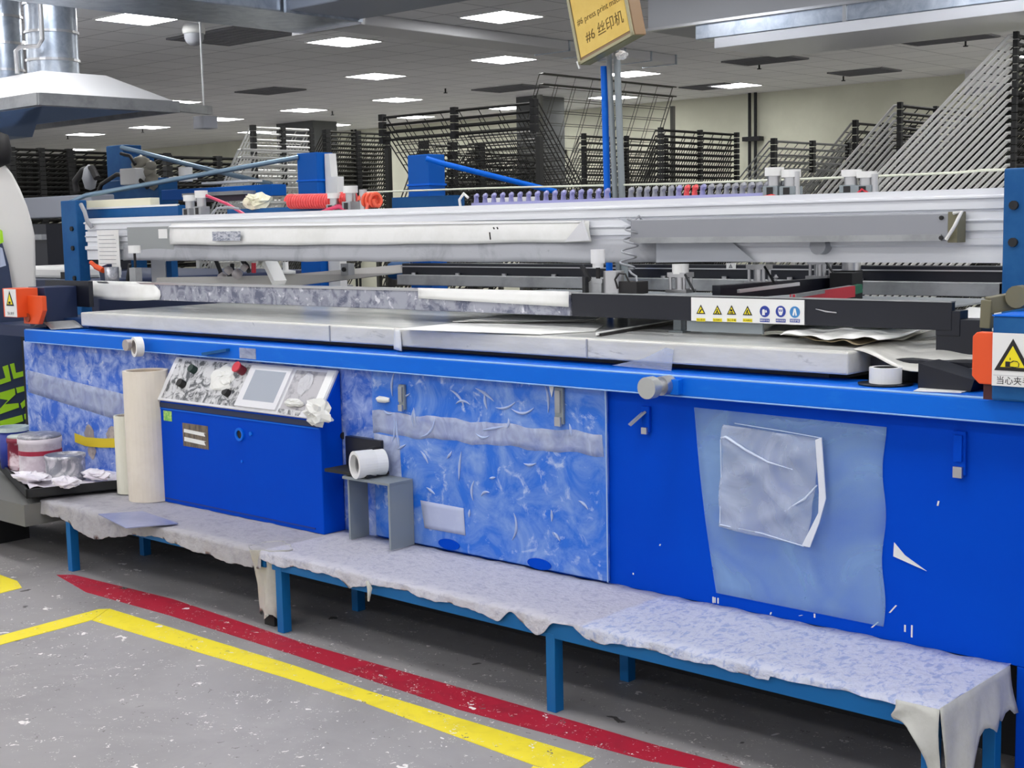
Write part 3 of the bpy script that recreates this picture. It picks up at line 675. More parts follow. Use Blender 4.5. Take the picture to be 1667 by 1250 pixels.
# ---- screen clamps on the holder
def clamp(px, pcap, pbase, y, style):
    b0 = at(px, pbase, y=y); t0 = at(px, pcap, y=y); x = b0.x; z0 = 1.25 if style != 2 else b0.z; z1 = t0.z
    g = MB()
    if style == 0:
        g.cyl((x, y, z1-.05), (x, y, z1), .026, 16); g.cyl((x, y, z1-.065), (x, y, z1-.05), .02, 16)
        o = g.build('screen_clamp', mat('white knob', (220, 220, 222), .4), press, 0)
        MB().cyl((x, y, z1-.12), (x, y, z1-.06), .008, 10).build('screw_rod', INK, o)
        MB().box(x-.03, x+.03, y-.02, y+.03, z0, z1-.11).box(x-.035, x+.035, y-.022, y+.032, z1-.12, z1-.105).build('clamp_block', ALUD, o)
        MB().bar((x-.06, y-.02, z0+.1), (x-.02, y-.02, z0+.045), .012, .014).bar((x-.035, y-.025, z0), (x-.035, y-.025, z0+.06), .03, .014).build('clamp_lever', DARK, o)
    else:
        h = z1-z0
        g.box(x-.045, x+.045, y-.03, y+.03, z0, z0+.012); g.box(x-.04, x+.04, y-.026, y+.026, z0+.055, z0+.072)
        for dx in (-.03, .03):
            for dy in (-.02, .02): g.cyl((x+dx, y+dy, z0), (x+dx, y+dy, z0+.06), .006, 8)
        g.cyl((x, y, z0), (x, y, z0+.06), .02, 12)
        o = g.build('screen_clamp', STEEL, press)
        MB().cyl((x, y, z0+.07), (x, y, z1), .009, 10).build('clamp_rod', ALUD, o)
        if style == 1: MB().cyl((x, y, z1-.03), (x, y, z1+.005), .03, 18).build('clamp_knob', WHITE, o)
        MB().bar((x+.04, y-.03, z0+.066), (x+.10, y-.06, z0+.008), .006).build('clamp_pin', DARK, o)
clamp(974, 406, 478, .36, 0); clamp(1108, 432, 472, .5, 1)
clamp(1236, 438, 463, .75, 2); clamp(1335, 436, 454, 1.05, 2)
a = at(998, 476, y=.36); b_ = at(998, 441, y=.36); MB().cyl((a.x, .365, 1.25), (a.x, .365, b_.z), .037, 20).build('motor', STEEL, press)
a, b_ = at(1006, 478, y=.37), at(1042, 458, y=.37); mo = MB().box(a.x, b_.x, .35, .42, 1.25, b_.z).build('control_box', INK, press, .003)
MB().tube([at(1006, 470, y=.345), at(1001, 455, y=.34), at(1008, 445, y=.34), at(1018, 446, y=.34), at(1024, 459, y=.35)], .004, 6).build('cable', INK, mo)
p = at(1384, 440, y=1.12); MB().box(p.x-.03, p.x+.03, 1.1, 1.16, 1.2, p.z).build('screen_clamp', DARK, press)
MB().cyl((p.x, 1.13, p.z), (p.x, 1.13, p.z+.06), .035, 16).build('clamp_knob', STEEL, press)
p2 = at(1375, 470, y=1.0); MB().box(p2.x-.05, p2.x+.04, .98, 1.06, 1.15, at(1375, 444, y=1.0).z).build('frame_bracket', DARK, press)
# print screen lying beyond the holder, with frame
MB().box(-4.1, -1.97, .42, 1.25, 1.2, 1.206).build('mesh_screen', GLASS, press)
f0, f1 = at(1166, 474, y=.48), at(1398, 454, y=1.2)
fr = MB().bar(f0-Z_*.005, f1-Z_*.012, .04, .05).build('screen_frame', BLACK, press); MB().bar(at(1202, 474, y=.46), at(1300, 462, y=.75), .012, .012).build('frame_wire', STEEL, fr)
MB().bar(at(1290, 489, y=.5), at(1388, 474, y=.95), .02, .04).build('squeegee_rubber', RED, fr)['label'] = 'red squeegee rubber'
p = at(1386, 473, y=.95); MB().bar(p, p+(at(1400, 469, y=1.0)-p), .022, .03).build('squeegee_end', mat('green end', (40, 110, 84), .5), fr)
MB().bar(at(1292, 482, y=.5), at(1386, 467, y=.95), .02, .012).build('squeegee_clip', ALUD, fr)
for px, py in ((1263, 447),): p = at(px, py, y=.8); MB().cyl(p-Z_*.07, p, .004, 8).lathe(p-Z_*.01, [(0, -.01), (.01, 0), (0, .01)], 10).build('pin', STEEL, press)
# rear rails under the gantry
x0r = at(655, 440, y=1.3).x
rr = MB().box(x0r, -1.97, 1.3, 1.4, 1.262, 1.318).build('rear_rail', BLACK, press); MB().box(x0r, -1.97, 1.293, 1.3, 1.3, 1.305).build('rail_edge', STEEL, rr)
ar = MB().box(x0r, -1.99, 1.26, 1.36, 1.21, 1.262).build('slide_rail', ALUD, press, .003)
m = MB()
for k in range(9): x = x0r+.1+k*.31; m.cyl((x, 1.285, 1.262), (x, 1.285, 1.272), .012, 8)
m.build('rail_screw', STEEL, ar)
p = at(1190, 433, y=1.29); w = MB().box(p.x-.022, p.x+.022, 1.288, 1.293, p.z-.012, p.z+.012).build('small_sign', WHITE, rr); tri(V((p.x, 1.2875, p.z-.002)), .011, INK, GREYP, w, 1.2875, .0004)
MB().box(-2.0, -1.95, 1.26, 1.36, 1.12, 1.26).build('rail_end', DARK, press)
# tilted squeegee carrier at left under the gantry
sq = MB(); a, b_ = at(440, 470, y=.85), at(655, 444, y=1.35); a2, b2 = at(440, 449, y=.85), at(650, 431, y=1.35)
sq.prism([a, b_, b2, a2], (0, .05, 0)); c_, d_ = at(255, 474, y=.5), at(255, 452, y=.5); sq.prism([c_, a, a2, d_], (0, .05, 0))
sq = sq.build('squeegee_carrier', mat('grey beige carrier', (176, 174, 170), .5, .2), press)
p = at(573, 438, y=1.15); MB().box(p.x-.03, p.x+.03, 1.1, 1.14, p.z-.03, p.z+.03).build('carrier_plate', ALUD, sq); MB().cyl((p.x, 1.1, p.z), (p.x, 1.09, p.z), .012, 10).build('carrier_bolt', DARK, sq)
a, b_ = at(440, 428, y=.8), at(455, 460, y=.78); MB().bar(a, b_, .07, .03).build('carrier_arm', WHITE, sq)
for px, py, ex, ey in ((352, 425, 360, 460), (378, 430, 372, 452), (395, 425, 405, 442)): MB().tube([at(px, py, y=.75), at((px+ex)/2+3, (py+ey)/2, y=.74), at(ex, ey, y=.73)], .012, 6).build('hose', DARK, sq)
FITM = mat('grey fitting', (170, 164, 164), .5, .3)
for px, py, r in ((362, 452, .03), (372, 440, .025), (386, 446, .03), (398, 436, .022)): MB().lathe(at(px, py, y=.72), [(0, -r), (r*.8, -r*.5), (r, 0), (r*.8, r*.5), (0, r)], 10).build('fitting', FITM, sq)
(lambda *k: None)('fitting', mat('grey fitting', (170, 164, 164), .5, .3), sq)
MB().cyl(at(413, 428, y=.75), at(413, 444, y=.75), .012, 8).build('red_hose', RED, sq)
m = MB(); p = at(465, 436, y=.9); m.lathe(p, [(0, -.03), (.05, -.03), (.05, -.015), (.015, -.01), (.015, .03), (0, .03)], 14); m.build('wing_knob', WHITE, sq)

# ---- fittings along the top of the gantry
GZ = 1.585
def gx(px): return at(px, 335, y=.70).x
m_l = MB().box(gx(770), gx(1290), .69, .75, GZ, GZ+.012).build('hose_manifold', LILAC, gan)
xs = [gx(772+k*14.2) for k in range(16)]+[gx(1024+k*13) for k in range(21)]
for i, x in enumerate(xs):
    px = 772+i*14.2
    col = LILAC if i < 16 else (CORAL if i in (23, 24, 34) else (LILAC if i in (22, 25) else GREYP))
    MB().tube([(x-.006, .72, GZ+.008), (x-.006, .72, GZ+.03), (x-.002, .715, GZ+.04), (x+.008, .71, GZ+.043), (x+.012, .705, GZ+.036)], [.012, .009, .010, .010, .008], 8).build('hose_connector', col, m_l)
def cylinder_unit(px, h, style=0):
    x = gx(px); o = MB().box(x-.03, x+.03, .66, .72, GZ, GZ+.35*h).build('air_cylinder', ALUD if style else GREYB, gan, .003)
    MB().cyl((x, .69, GZ+.35*h), (x, .69, GZ+.7*h), .024, 14).build('cylinder_rod', STEEL, o)
    MB().cyl((x, .69, GZ+.7*h), (x, .69, GZ+h), .034, 16).build('cylinder_cap', WHITE, o)
    MB().box(x-.012, x+.012, .657, .661, GZ+.03*h, GZ+.3*h).build('cylinder_slot', INK, o)
for px, h in ((312, .105), (331, .125), (548, .08), (574, .11), (1263, .098), (1290, .088), (1388, .078), (1413, .07)): cylinder_unit(px, h, px < 600)
for px, h, r in ((597, .09, .018), (1302, .08, .01), (1428, .06, .012)): x = gx(px); MB().cyl((x, .68, GZ), (x, .68, GZ+h), r, 10).build('guide_rod', STEEL, gan)
# coral coil hoses
def coil(p, q, r, turns, wr_):
    p, q = V(p), V(q); d = (q-p).normalized(); a = d.cross(Z_).normalized(); b = a.cross(d); N = turns*14
    return MB().tube([p.lerp(q, k/N)+a*math.cos(2*PI*turns*k/N)*r+b*math.sin(2*PI*turns*k/N)*r for k in range(N+1)], wr_, 6)
a, b_ = at(472, 328, y=.72), at(546, 327, y=.72); coil(a, b_, .03, 18, .0075).build('coil_hose', CORAL, gan)
a, b_ = at(556, 324, y=.72), at(576, 322, y=.72); coil(a, b_, .026, 5, .0075).build('coil_hose', CORAL, gan)
a, b_ = at(592, 326, y=.69), at(616, 325, y=.69); coil(a, b_, .028, 4, .009).build('coil_hose', mat('orange red hose', (238, 96, 66), .35), gan)
MB().tube([at(600, 330, y=.66), at(597, 340, y=.66), at(602, 345, y=.66)], .008, 8).build('hose_tail', mat('orange hose tail', (238, 110, 90), .35), gan)
MB().tube([at(520, 348, y=.66), at(535, 341, y=.66), at(552, 336, y=.67), at(568, 343, y=.67)], .011, 8).build('pink_hose', PINK, gan)
MB().tube([at(335, 318, y=.7), at(370, 332, y=.7), at(398, 349, y=.69)], .008, 8).build('pink_hose', PINK, gan)
MB().tube([at(345, 348, y=.66), at(353, 339, y=.66), at(372, 337, y=.66), at(390, 340, y=.66)], .006, 8).build('grey_hose', GREYP, gan)
MB().tube([at(750, 340, y=.66), at(748, 325, y=.66), at(755, 315, y=.66), at(762, 322, y=.66)], .006, 8).build('white_hose', WHITE, gan)
MB().tube([at(1240, 322, y=.66), at(1256, 318, y=.66), at(1278, 326, y=.66)], .006, 8).build('orange_hose', CORAL, gan)
MB().tube([at(1388, 322, y=.66), at(1404, 308, y=.66), at(1412, 314, y=.66), at(1418, 322, y=.66)], .005, 8).build('red_hose', RED, gan)
# cable at the left post
MB().tube([at(132, 333, y=.6), at(138, 345, y=.58), at(142, 360, y=.58), at(150, 371, y=.6)], .012, 8).build('grey_cable', GREYP, gan)
# cream foam bar on a blue shelf behind the gantry
a, b_ = at(140, 341, y=.8), at(300, 341, y=.8); MB().box(a.x, b_.x, .76, .82, 1.56, a.z+.002).build('blue_shelf', BLUE3, gan)
MB().box(a.x, b_.x, .755, .77, a.z-.002, a.z+.008).build('shelf_edge', WHITE, gan)
a, b_ = at(380, 340, y=.8), at(550, 338, y=.8); MB().box(a.x, b_.x, .76, .84, 1.56, 1.61).build('blue_shelf', BLUE3, gan)
# end guards with warning signs
def guard(xs, side):
    pass
g = MB()
a, b_, c_ = at(1583, 540, y=-.1), at(1611, 540, y=-.1), at(1611, 626, y=-.1)
og = MB(); r = .02; x0, x1, z0, z1 = a.x, b_.x+.01, c_.z, a.z
og.prism([(x0+r, -.1, z0), (x1, -.1, z0), (x1, -.1, z1), (x0+r*.6, -.1, z1), (x0, -.1, z1-r*.6), (x0, -.1, z0+r)], (0, .03, 0)); og = og.build('end_guard', ORANGE, press, .003)
MB().box(x1-.03, x1-.003, -.085, -.06, 1.026, z0+.01).build('guard_foot', mat('dark red bracket', (70, 22, 30), .5), og)
wsx0 = x1; wsx1 = wsx0+.115
ws = MB().box(wsx0, wsx1, -.104, -.098, 1.066, 1.202).build('warning_sign', WHITE, og); ws['label'] = 'white pinch hazard sign with yellow triangle'
cx = wsx0+.054; cz = 1.136
P = [V((cx, -.1045, cz+.053)), V((cx-.048, -.1045, cz-.03)), V((cx+.048, -.1045, cz-.03))]
MB().prism(P, (0, -.0012, 0)).build('triangle_border', INK, ws, .002)
cc = sum(P, V())/3; Q = [cc+(p-cc)*.66-Y_*.0013 for p in P]; MB().prism(Q, (0, -.0008, 0)).build('triangle_field', YSIGN, ws)
g = MB(); y = -.1069
def pol(pp): g.prism([(cx+x*.001, y, cz+z*.001) for x, z in pp], (0, -.0006, 0))
pol([(-18, -20), (-6, -20), (-6, -6), (-18, -6)]); pol([(-6, -8), (2, -3), (4, -5), (-6, -10)]); pol([(2, -3), (13, -4), (13, -6), (2, -5)]); pol([(13, -4), (18, -10), (16, -10), (12, -5)]); pol([(16, -10), (18, -10), (17, -19), (15, -18)]); pol([(15, -18), (17, -19), (6, -21), (-6, -20), (-6, -18), (6, -19)]); pol([(-7, -2), (-5, -2), (-5, 4), (-7, 4)])
g.build('pictogram', INK, ws)
MB().box(wsx0+.004, wsx1, -.1045, -.104, 1.093, 1.0938).build('sign_rule', GREYP, ws)
text('lettering', '当心夹手', .0225, (wsx0+.011, -.1042, 1.0725), X_, Z_, INK, ws, .0004)
bl = MB(); bl.box(wsx0-.005, -1.1, -.095, .25, 1.026, 1.245); bl = bl.build('end_block', BLUE3, press, .006)
MB().box(wsx0-.005, -1.1, -.097, .252, 1.244, 1.2475).build('block_cap', BLUE2, bl)
# lever on the right end block
p = [at(1667+20, 483, y=.15), at(1650, 486, y=.12), at(1608, 497, y=.05), at(1606, 522, y=.05)]
MB().bar(p[0], p[2], .03, .045).bar(p[2]+Z_*.015, p[3]-Z_*.02, .025, .03).build('lever_arm', BROWN, bl, .003)
p = at(1664, 482, y=.1); MB().cyl((p.x, .1, p.z), (p.x, .06, p.z), .03, 16).build('lever_pivot', BROWN, bl)
# left guard
a, b_ = at(6, 470, y=-.12), at(25, 470, y=-.12); lo = at(25, 517, y=-.12)
lg = MB().box(a.x-.02, b_.x, -.118, .0, lo.z, b_.z).build('end_guard', ORANGE, press, .003)
ls = MB().box(a.x+.0, b_.x-.001, -.121, -.118, lo.z+.003, b_.z-.003).build('warning_sign', WHITE, lg)
cx, cz = (a.x+b_.x)/2, lo.z+.088
P = [V((cx, -.1215, cz+.045)), V((cx-.038, -.1215, cz-.03)), V((cx+.038, -.1215, cz-.03))]; MB().prism(P, (0, -.001, 0)).build('triangle_border', INK, ls)
cc = sum(P, V())/3; MB().prism([cc+(p-cc)*.68-Y_*.0011 for p in P], (0, -.0008, 0)).build('triangle_field', YSIGN, ls)
MB().box(cx-.012, cx+.008, -.1239, -.1234, cz-.02, cz-.008).build('pictogram', INK, ls)
text('lettering', '当心夹手', .017, (cx, -.1212, lo.z+.014), X_, Z_, INK, ls, .0003, 'CENTER')
a, b_, c_ = at(36, 482, y=-.06), at(68, 482, y=-.06), at(60, 528, y=-.06)
og2 = MB().prism([(a.x, -.06, c_.z), (b_.x-.05, -.06, c_.z-.0), (b_.x, -.06, c_.z+.07), (b_.x, -.06, b_.z), (a.x, -.06, b_.z)], (0, .025, 0)).build('guard_plate', ORANGE, press, .003)
MB().cyl(at(46, 517, y=-.061), at(46, 517, y=-.061)-Y_*.006, .022, 14).build('guard_hole', mat('deep orange', (150, 60, 30), .5), og2)
a, b_ = at(45, 470, y=.02), at(72, 468, y=.02); MB().box(a.x, b_.x, .02, .2, 1.03, a.z+.01).build('end_block', NAVY, press, .004)
a, b_ = at(73, 456, y=.2), at(146, 500, y=.2); MB().box(a.x, b_.x, .2, .225, b_.z, a.z).build('black_panel', BLACK, press)
a = at(62, 520, y=.15); MB().box(a.x, a.x+.55, .12, .3, 1.03, 1.075).build('navy_channel', mat('navy channel', (30, 62, 112), .5), press)
# knobs on the rail
def knob(px, py, r, m_, name, y=-.15):
    c = at(px, py, y=y); o = MB().cyl(c, c+Y_*.035, r, 24).build(name, m_, press, .002)
    MB().cyl(c+Y_*.035, c+Y_*.1, r*.5, 16).build('knob_stem', STEEL, o)
    return c
c = knob(1052, 632, .034, mat('satin knob', (190, 192, 190), .35, .6), 'hand_knob', -.17)
p = at(1078, 628, y=-.09); MB().cyl(p+V((-.0, -.01, 0)), p+V((0, .04, 0)), .03, 22).build('knob_collar', STEEL, press)
MB().cyl(c+Y_*.035, p, .018, 14).build('knob_shaft', STEEL, press)
MB().box(p.x-.03, p.x+.05, -.075, -.05, .97, 1.015).build('knob_bracket', BLUE2, press)
knob(204, 562, .026, mat('beige knob', (176, 168, 164), .5, .2), 'hand_knob', -.13)
# black channel parts to the right of the table
MB().box(-1.93, -1.5, .17, .3, 1.016, 1.09).build('black_channel', BLACK, press)
a, b_ = at(1495, 590, y=.03), at(1580, 622, y=.03); MB().prism([V((a.x, .03, 1.028)), V((b_.x, .03, 1.028)), V((b_.x+.01, .03, 1.06)), V((a.x, .03, 1.098))], (0, .13, 0)).build('black_tray', BLACK, press)

# ================================================================ CONSOLE
cx0, cx1 = -5.235, -4.125
con = thing('control_console', 'blue control console with a sloping smeared white keypad top', 'control console', (-4.68, -.06, .3))
SIDE = [(-.115, .302), (-.115, .765), (-.004, .940), (-.004, .302)]
MB().prism([(cx0, y, z) for y, z in SIDE], (cx1-cx0, 0, 0)).build('cabinet', BLUE, con, .004)
MB().box(cx0+.01, cx1-.006, -.118, -.115, .722, .727).build('front_seam', BLUE2, con)
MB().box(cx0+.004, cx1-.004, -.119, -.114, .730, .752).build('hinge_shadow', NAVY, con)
MB().box(cx0+.02, cx1-.05, -.118, -.114, .318, .323).build('front_seam', mat('deep blue seam', (0, 46, 140), .5), con)
d = V((0, .111, .175)); nrm = V((0, -.175, .111)).normalized()
def lidp(u, v, h=0.): return V((cx0+.004+(cx1-cx0-.008)*u, -.119, .758))+V((0, .115, .182))*v+nrm*h
ld = MB().obox(lidp(0, 0), lidp(1, 0)-lidp(0, 0), lidp(0, 1)-lidp(0, 0), nrm*.012).build('lid', LIDW, con, .003)
def onlid(u0, u1, v0, v1, h0, h1, nm, m_, par): return MB().obox(lidp(u0, v0, h0), lidp(u1, v0)-lidp(u0, v0), lidp(0, v1)-lidp(0, v0), nrm*(h1-h0)).build(nm, m_, par)
onlid(.03, .52, .05, .95, .012, .0135, 'keypad', KEYS, ld)
sc_ = onlid(.52, .765, .06, .93, .012, .022, 'screen_bezel', LIDW, ld); onlid(.555, .74, .2, .84, .022, .0225, 'touch_screen', SCREEN, sc_)
onlid(.78, .955, .12, .93, .012, .0135, 'plate', mat('scratched plate', (186, 184, 188), .4, .2, (150, 148, 154), 20, .5, .6), ld)
onlid(.775, .90, .02, .12, .012, .0132, 'keypad', KEYS, ld)
def button(u, v, r, h, m_, nm): c = lidp(u, v, .012); return MB().cyl(c, c+nrm*h, r, 18).build(nm, m_, ld)
b = button(.475, .80, .02, .04, mat('maroon button', (110, 20, 40), .4), 'stop_button'); c = lidp(.475, .80, .052); MB().cyl(c, c+nrm*.006, .024, 18).build('button_cap', RED, b)
button(.17, .72, .018, .03, mat('dark green knob', (24, 50, 44), .5), 'switch_knob'); button(.14, .38, .018, .03, INK, 'switch_knob'); button(.445, .3, .017, .026, INK, 'switch_knob')
MB().bar(lidp(.425, .33, .035), lidp(.47, .42, .035), .012).build('switch_cap', WHITE, ld)
# wadded tape over the keypad
def wad(c, sx, sy, sz, nm, m_, par, seed, a=None, b=None):
    rr = random.Random(seed); a = a or X_; b = b or Z_; n_ = a.cross(b)
    g = MB(); nu, nv = 14, 9; vs = []
    for j in range(nv+1):
        th = PI*j/nv
        for i in range(nu):
            ph = 2*PI*i/nu; k = rr.uniform(.68, 1.15)
            vs.append(c+a*sx*math.sin(th)*math.cos(ph)*k+b*sy*math.sin(th)*math.sin(ph)*k+n_*sz*math.cos(th)*k)
    fs = [(j*nu+i, j*nu+(i+1) % nu, (j+1)*nu+(i+1) % nu, (j+1)*nu+i) for j in range(nv) for i in range(nu)]
    g.add(vs, fs); return g.build(nm, m_, par)
UPL = V((0, .115, .182)).normalized()
wad(lidp(.37, .62, .016), .09, .06, .012, 'tape_wad', TAPEW, ld, 1, X_, UPL); wad(lidp(.85, .25, .02), .06, .018, .016, 'tape_wad', TAPEW, ld, 2, X_, UPL)
wad(lidp(.86, .66, .014), .04, .05, .006, 'tape_patch', mat('grey tape patch', (196, 196, 200), .5), ld, 3, X_, UPL)
tw = wad(at(517, 672, y=-.135), .085, .055, .03, 'crumpled_tape', TAPEW, None, 5); tag(tw, 'crumpled white tape hanging on the console corner', 'tape')
MB().obox(lidp(.955, .02, .012), lidp(.04, 0)-lidp(0, 0), lidp(0, .96)-lidp(0, 0), nrm*.003).build('edge_tape', PAPER, ld)
a, b_ = at(297, 688, y=-.116), at(340, 732, y=-.116)
npl = MB().box(a.x, b_.x, -.117, -.1155, b_.z, a.z).build('nameplate', BURLAP, con)
for z0, z1 in ((.60, .75), (.22, .40)):
    zz = b_.z+(a.z-b_.z)*z0; z2 = b_.z+(a.z-b_.z)*z1; MB().prism([(a.x+.01, -.1172, zz), (b_.x-.02, -.1172, zz-.006), (b_.x-.03, -.1172, (zz+z2)/2), (b_.x-.015, -.1172, z2-.006), (a.x+.012, -.1172, z2)], (0, -.001, 0)).build('plate_stripe', PAPER, npl)
a, b_ = at(266, 668, y=-.116), at(280, 686, y=-.116); MB().box(a.x, b_.x, -.117, -.1155, b_.z, a.z).build('sticker', GREEN, con)
p = at(391, 707, y=-.1155); MB().ring(p, (0, -1, 0), .018, .028, .008, 20).build('lock_ring', BLUE2, con); MB().cyl(p, p-Y_*.002, .018, 16).build('lock_hole', INK, con)
p = at(409, 706, y=-.116); MB().cyl(p, p-Y_*.006, .009, 10).build('screw', BLUE2, con); p = at(394, 751, y=-.116); MB().cyl(p, p-Y_*.003, .006, 10).build('screw', BLUE2, con)
p = at(558, 709, x=cx1); MB().cyl(p, p+X_*.006, .014, 14).build('side_plug', INK, con)

# black roller bracket with the white tape roll, grey channel stand
rb = thing('roll_bracket', 'black bracket beside the console holding a white tape roll', 'bracket', (-3.95, -.05, .58))
MB().box(-4.08, -3.87, -.03, -.002, .57, .69).build('plate', BLACK, rb, .003); MB().box(-4.09, -3.84, -.13, -.02, .562, .574).build('shelf', DARK, rb)
p = at(607, 752, y=-.06); MB().ring(p, X_, .045, .06, .012, 24).build('disc', RUBBER, rb)
r_ = thing('tape_roll', 'white tape roll lying sideways on the black bracket by the console', 'tape roll', at(583, 752, y=-.1))
a = at(577, 757, y=-.15); AX = V((.3, .954, 0))
MB().ring(a, AX, .04, .053, .075, 30).build('roll', WHITE, r_); MB().ring(a+AX*.075, AX, .036, .05, .045, 30).build('inner_roll', PAPER, r_)
MB().ring(a+AX*.02, AX, .03, .04, .05, 24).build('core', mat('core grey', (140, 140, 140), .6), r_)
cs = thing('channel_stand', 'grey painted steel channel standing on the bench beside the smeared door', 'stand', (-3.83, -.08, .305))
MB().box(-3.975, -3.965, -.115, -.02, .306, .548).build('leg', GREYB, cs); MB().box(-3.72, -3.71, -.14, -.02, .306, .549).build('leg', GREYB, cs); MB().box(-3.975, -3.71, -.14, -.02, .548, .558).build('top', GREYB, cs)

# ================================================================ BENCH AND COVERS
BY = -.425; BZ = .30
def bench(x0, x1, legs, label, ext=0):
    t = thing('step_bench', label, 'bench', ((x0+x1)/2, BY/2, 0), 'step benches')
    MB().box(x0, x1, BY, -.01, .262, .296).build('bench_top', BLUE3, t)
    MB().box(x0, x1, BY-.003, BY+.04, .236, .297).build('front_bar', mat('bench blue', (16, 100, 164), .5, spec=.25), t, .003)
    for x in legs: MB().box(x-.018, x+.018, BY-.004, BY+.036, 0, .25).build('leg', MATS['bench blue'], t, .002)
    for x in legs: MB().box(x-.018, x+.018, -.06, -.02, 0, .25).build('leg', MATS['bench blue'], t, .002)
    return t
bench(-5.75, -4.10, [-5.52], 'left step bench mostly hidden under the grey dusty sheet')
lg_ = MB().box(-4.16, -4.10, BY+.03, BY+.09, 0, .25).build('bench_leg_foot', RUBBER, bpy.data.objects['step_bench'])
bench(-4.06, -1.435, [-4.02, -2.685, -1.452], 'long blue step bench with bare front legs, right of the wrapped leg')
def cover(name, x0, x1, m_, label, drop, nx=220, y_in=0., end=None):
    pts = []; W = nx+1
    prof = [(0, y_in), (.25, None), (.5, None), (.75, None), (1, BY-.006)]
    rows = []
    for j in range(14):
        row = []
        for i in range(W):
            u = i/nx; x = x0+(x1-x0)*u; d_ = drop(x)
            if j <= 8:
                v = j/8; y = y_in+(BY-.008-y_in)*v; z = .302+.0022*math.sin(x*21+v*5)*math.sin(x*7.3+v*11)+.0015*math.sin(x*57+v*17)
                if j == 8: z -= .001
                row.append(V((x, y, z)))
            else:
                k = (j-8)/5; y = BY-.010-.004*math.sin(x*23)*k-.003*math.sin(x*61)*k-.004*k; row.append(V((x, y, .300-d_*k)))
        rows.append(row)
    g = MB(); g.grid([p for r in rows for p in r], W, len(rows), V((0, 0, .0012)))
    return tag(g.build(name, m_), label, 'cover sheet', 'dusty bench covers')
def ns(x, s): return .5*math.sin(x*s)+.3*math.sin(x*s*2.3+1.3)+.2*math.sin(x*s*5.1+.4)
def drop_r(x):
    if x > -1.9: b = .012+.005*ns(x, 9)
    else: b = .026+.008*ns(x, 6)+.004*ns(x, 31)
    for c, w, d in ((-2.63, .07, -.035), (-2.50, .06, .025), (-2.72, .05, .035), (-2.84, .03, -.03), (-2.9, .05, .02), (-3.56, .06, .02), (-3.62, .03, .02), (-3.98, .05, .01)):
        b += d*math.exp(-((x-c)/w)**2)
    return max(.006, b)
def drop_l(x):
    b = .066+.008*ns(x, 7)+.004*ns(x, 33)
    b += .05*math.exp(-((x+5.3)/.16)**2)-.02*math.exp(-((x+4.8)/.2)**2)
    return max(.01, b)
cover('bench_cover', -4.12, -2.55, SHEET, 'dusty white sheet over the middle of the bench below the smeared door', drop_r)
cover('bench_cover', -2.56, -1.42, SHEETB, 'blue speckled white sheet over the right end of the bench', drop_r)
cover('bench_cover', -5.74, -4.11, SHEETL, 'grey dusty sheet over the left bench below the console', drop_l)
# plastic hanging over the right bench end
g = MB(); pts = []; n = 24
for i in range(n+1):
    u = i/n; y = BY-.01+(0-BY+.0)*u
    d_ = .10+.20*max(0, 1-abs(u-.18)/.3)**.8*1.2-.03*math.sin(u*9)+.015*math.sin(u*31)
    if u > .55: d_ = .13-.03*(u-.55)+.012*math.sin(u*40)
    for j in range(8):
        k = j/7; pts.append(V((-1.418+.018*k+.008*math.sin(u*17+k*3)*k, y, .303-d_*k)))
g.grid(pts, 8, n+1, V((.0015, 0, 0))); tag(g.build('hanging_plastic', CLOTH), 'translucent plastic hanging over the right end of the bench', 'plastic sheet')
g = MB(); pts = []
for i in range(13):
    u = i/12; x = -1.53+.115*u
    for j in range(9):
        k = j/8; pts.append(V((x+.01*math.sin(k*6+u*4)*k, BY-.02-.01*math.sin(u*9+k*4)*k-.012*k, .304-(.05+.21*u**2.2)*k)))
g.grid(pts, 9, 13, V((0, .0015, 0))); tag(g.build('hanging_plastic', CLOTH), 'bunched plastic at the right front corner of the bench', 'plastic sheet')
# wrapped bench leg between the two benches
g = MB(); pts = []; nn = 30; rr = random.Random(4)
ph = [rr.uniform(0, 6) for _ in range(6)]
for j in range(15):
    k = j/14; z = .305-.262*k
    for i in range(nn+1):
        a = 2*PI*i/nn; r = (.075-.025*math.sin(min(1, k*1.4)*PI/2))*(1+.16*math.sin(3*a+ph[0]+k*3)+.1*math.sin(7*a+ph[1]+k*5)); 
        pts.append(V((-4.13+math.cos(a)*r*1.15, BY+.055+math.sin(a)*r, z+.012*math.sin(5*a)*k)))
g.grid(pts, nn+1, 15, V((0, 0, 0.0012))); tag(g.build('leg_wrap', CLOTH), 'crumpled plastic wrapped round the bench leg above a black foot', 'plastic wrap')
g = MB(); g.tube([at(598, 946, y=BY-.03), at(602, 958, y=BY-.035), at(600, 978, y=BY-.03)], [.006, .01, .004], 6); tag(g.build('hanging_string', CLOTH), 'knotted plastic strand hanging from the bench cover hem', 'string')
# bluish sheet and bare patch
q = [at(160, 838, z=.309), at(232, 834, z=.309), at(290, 853, z=.309), at(205, 862, z=.309)]
tag(MB().prism([q[0], q[3]+Z_*.004, q[2], q[1]+Z_*.002], (0, 0, .004)).build('plastic_plate', mat('lavender plate', (126, 134, 172), .3, 0, (140, 146, 180), 8)), 'lavender blue plastic plate lying at the left bench edge', 'plate')
q = [at(562, 933, y=BY-.02), at(585, 931, y=BY-.02), at(615, 938, y=BY-.02), at(600, 943, y=BY-.02)]

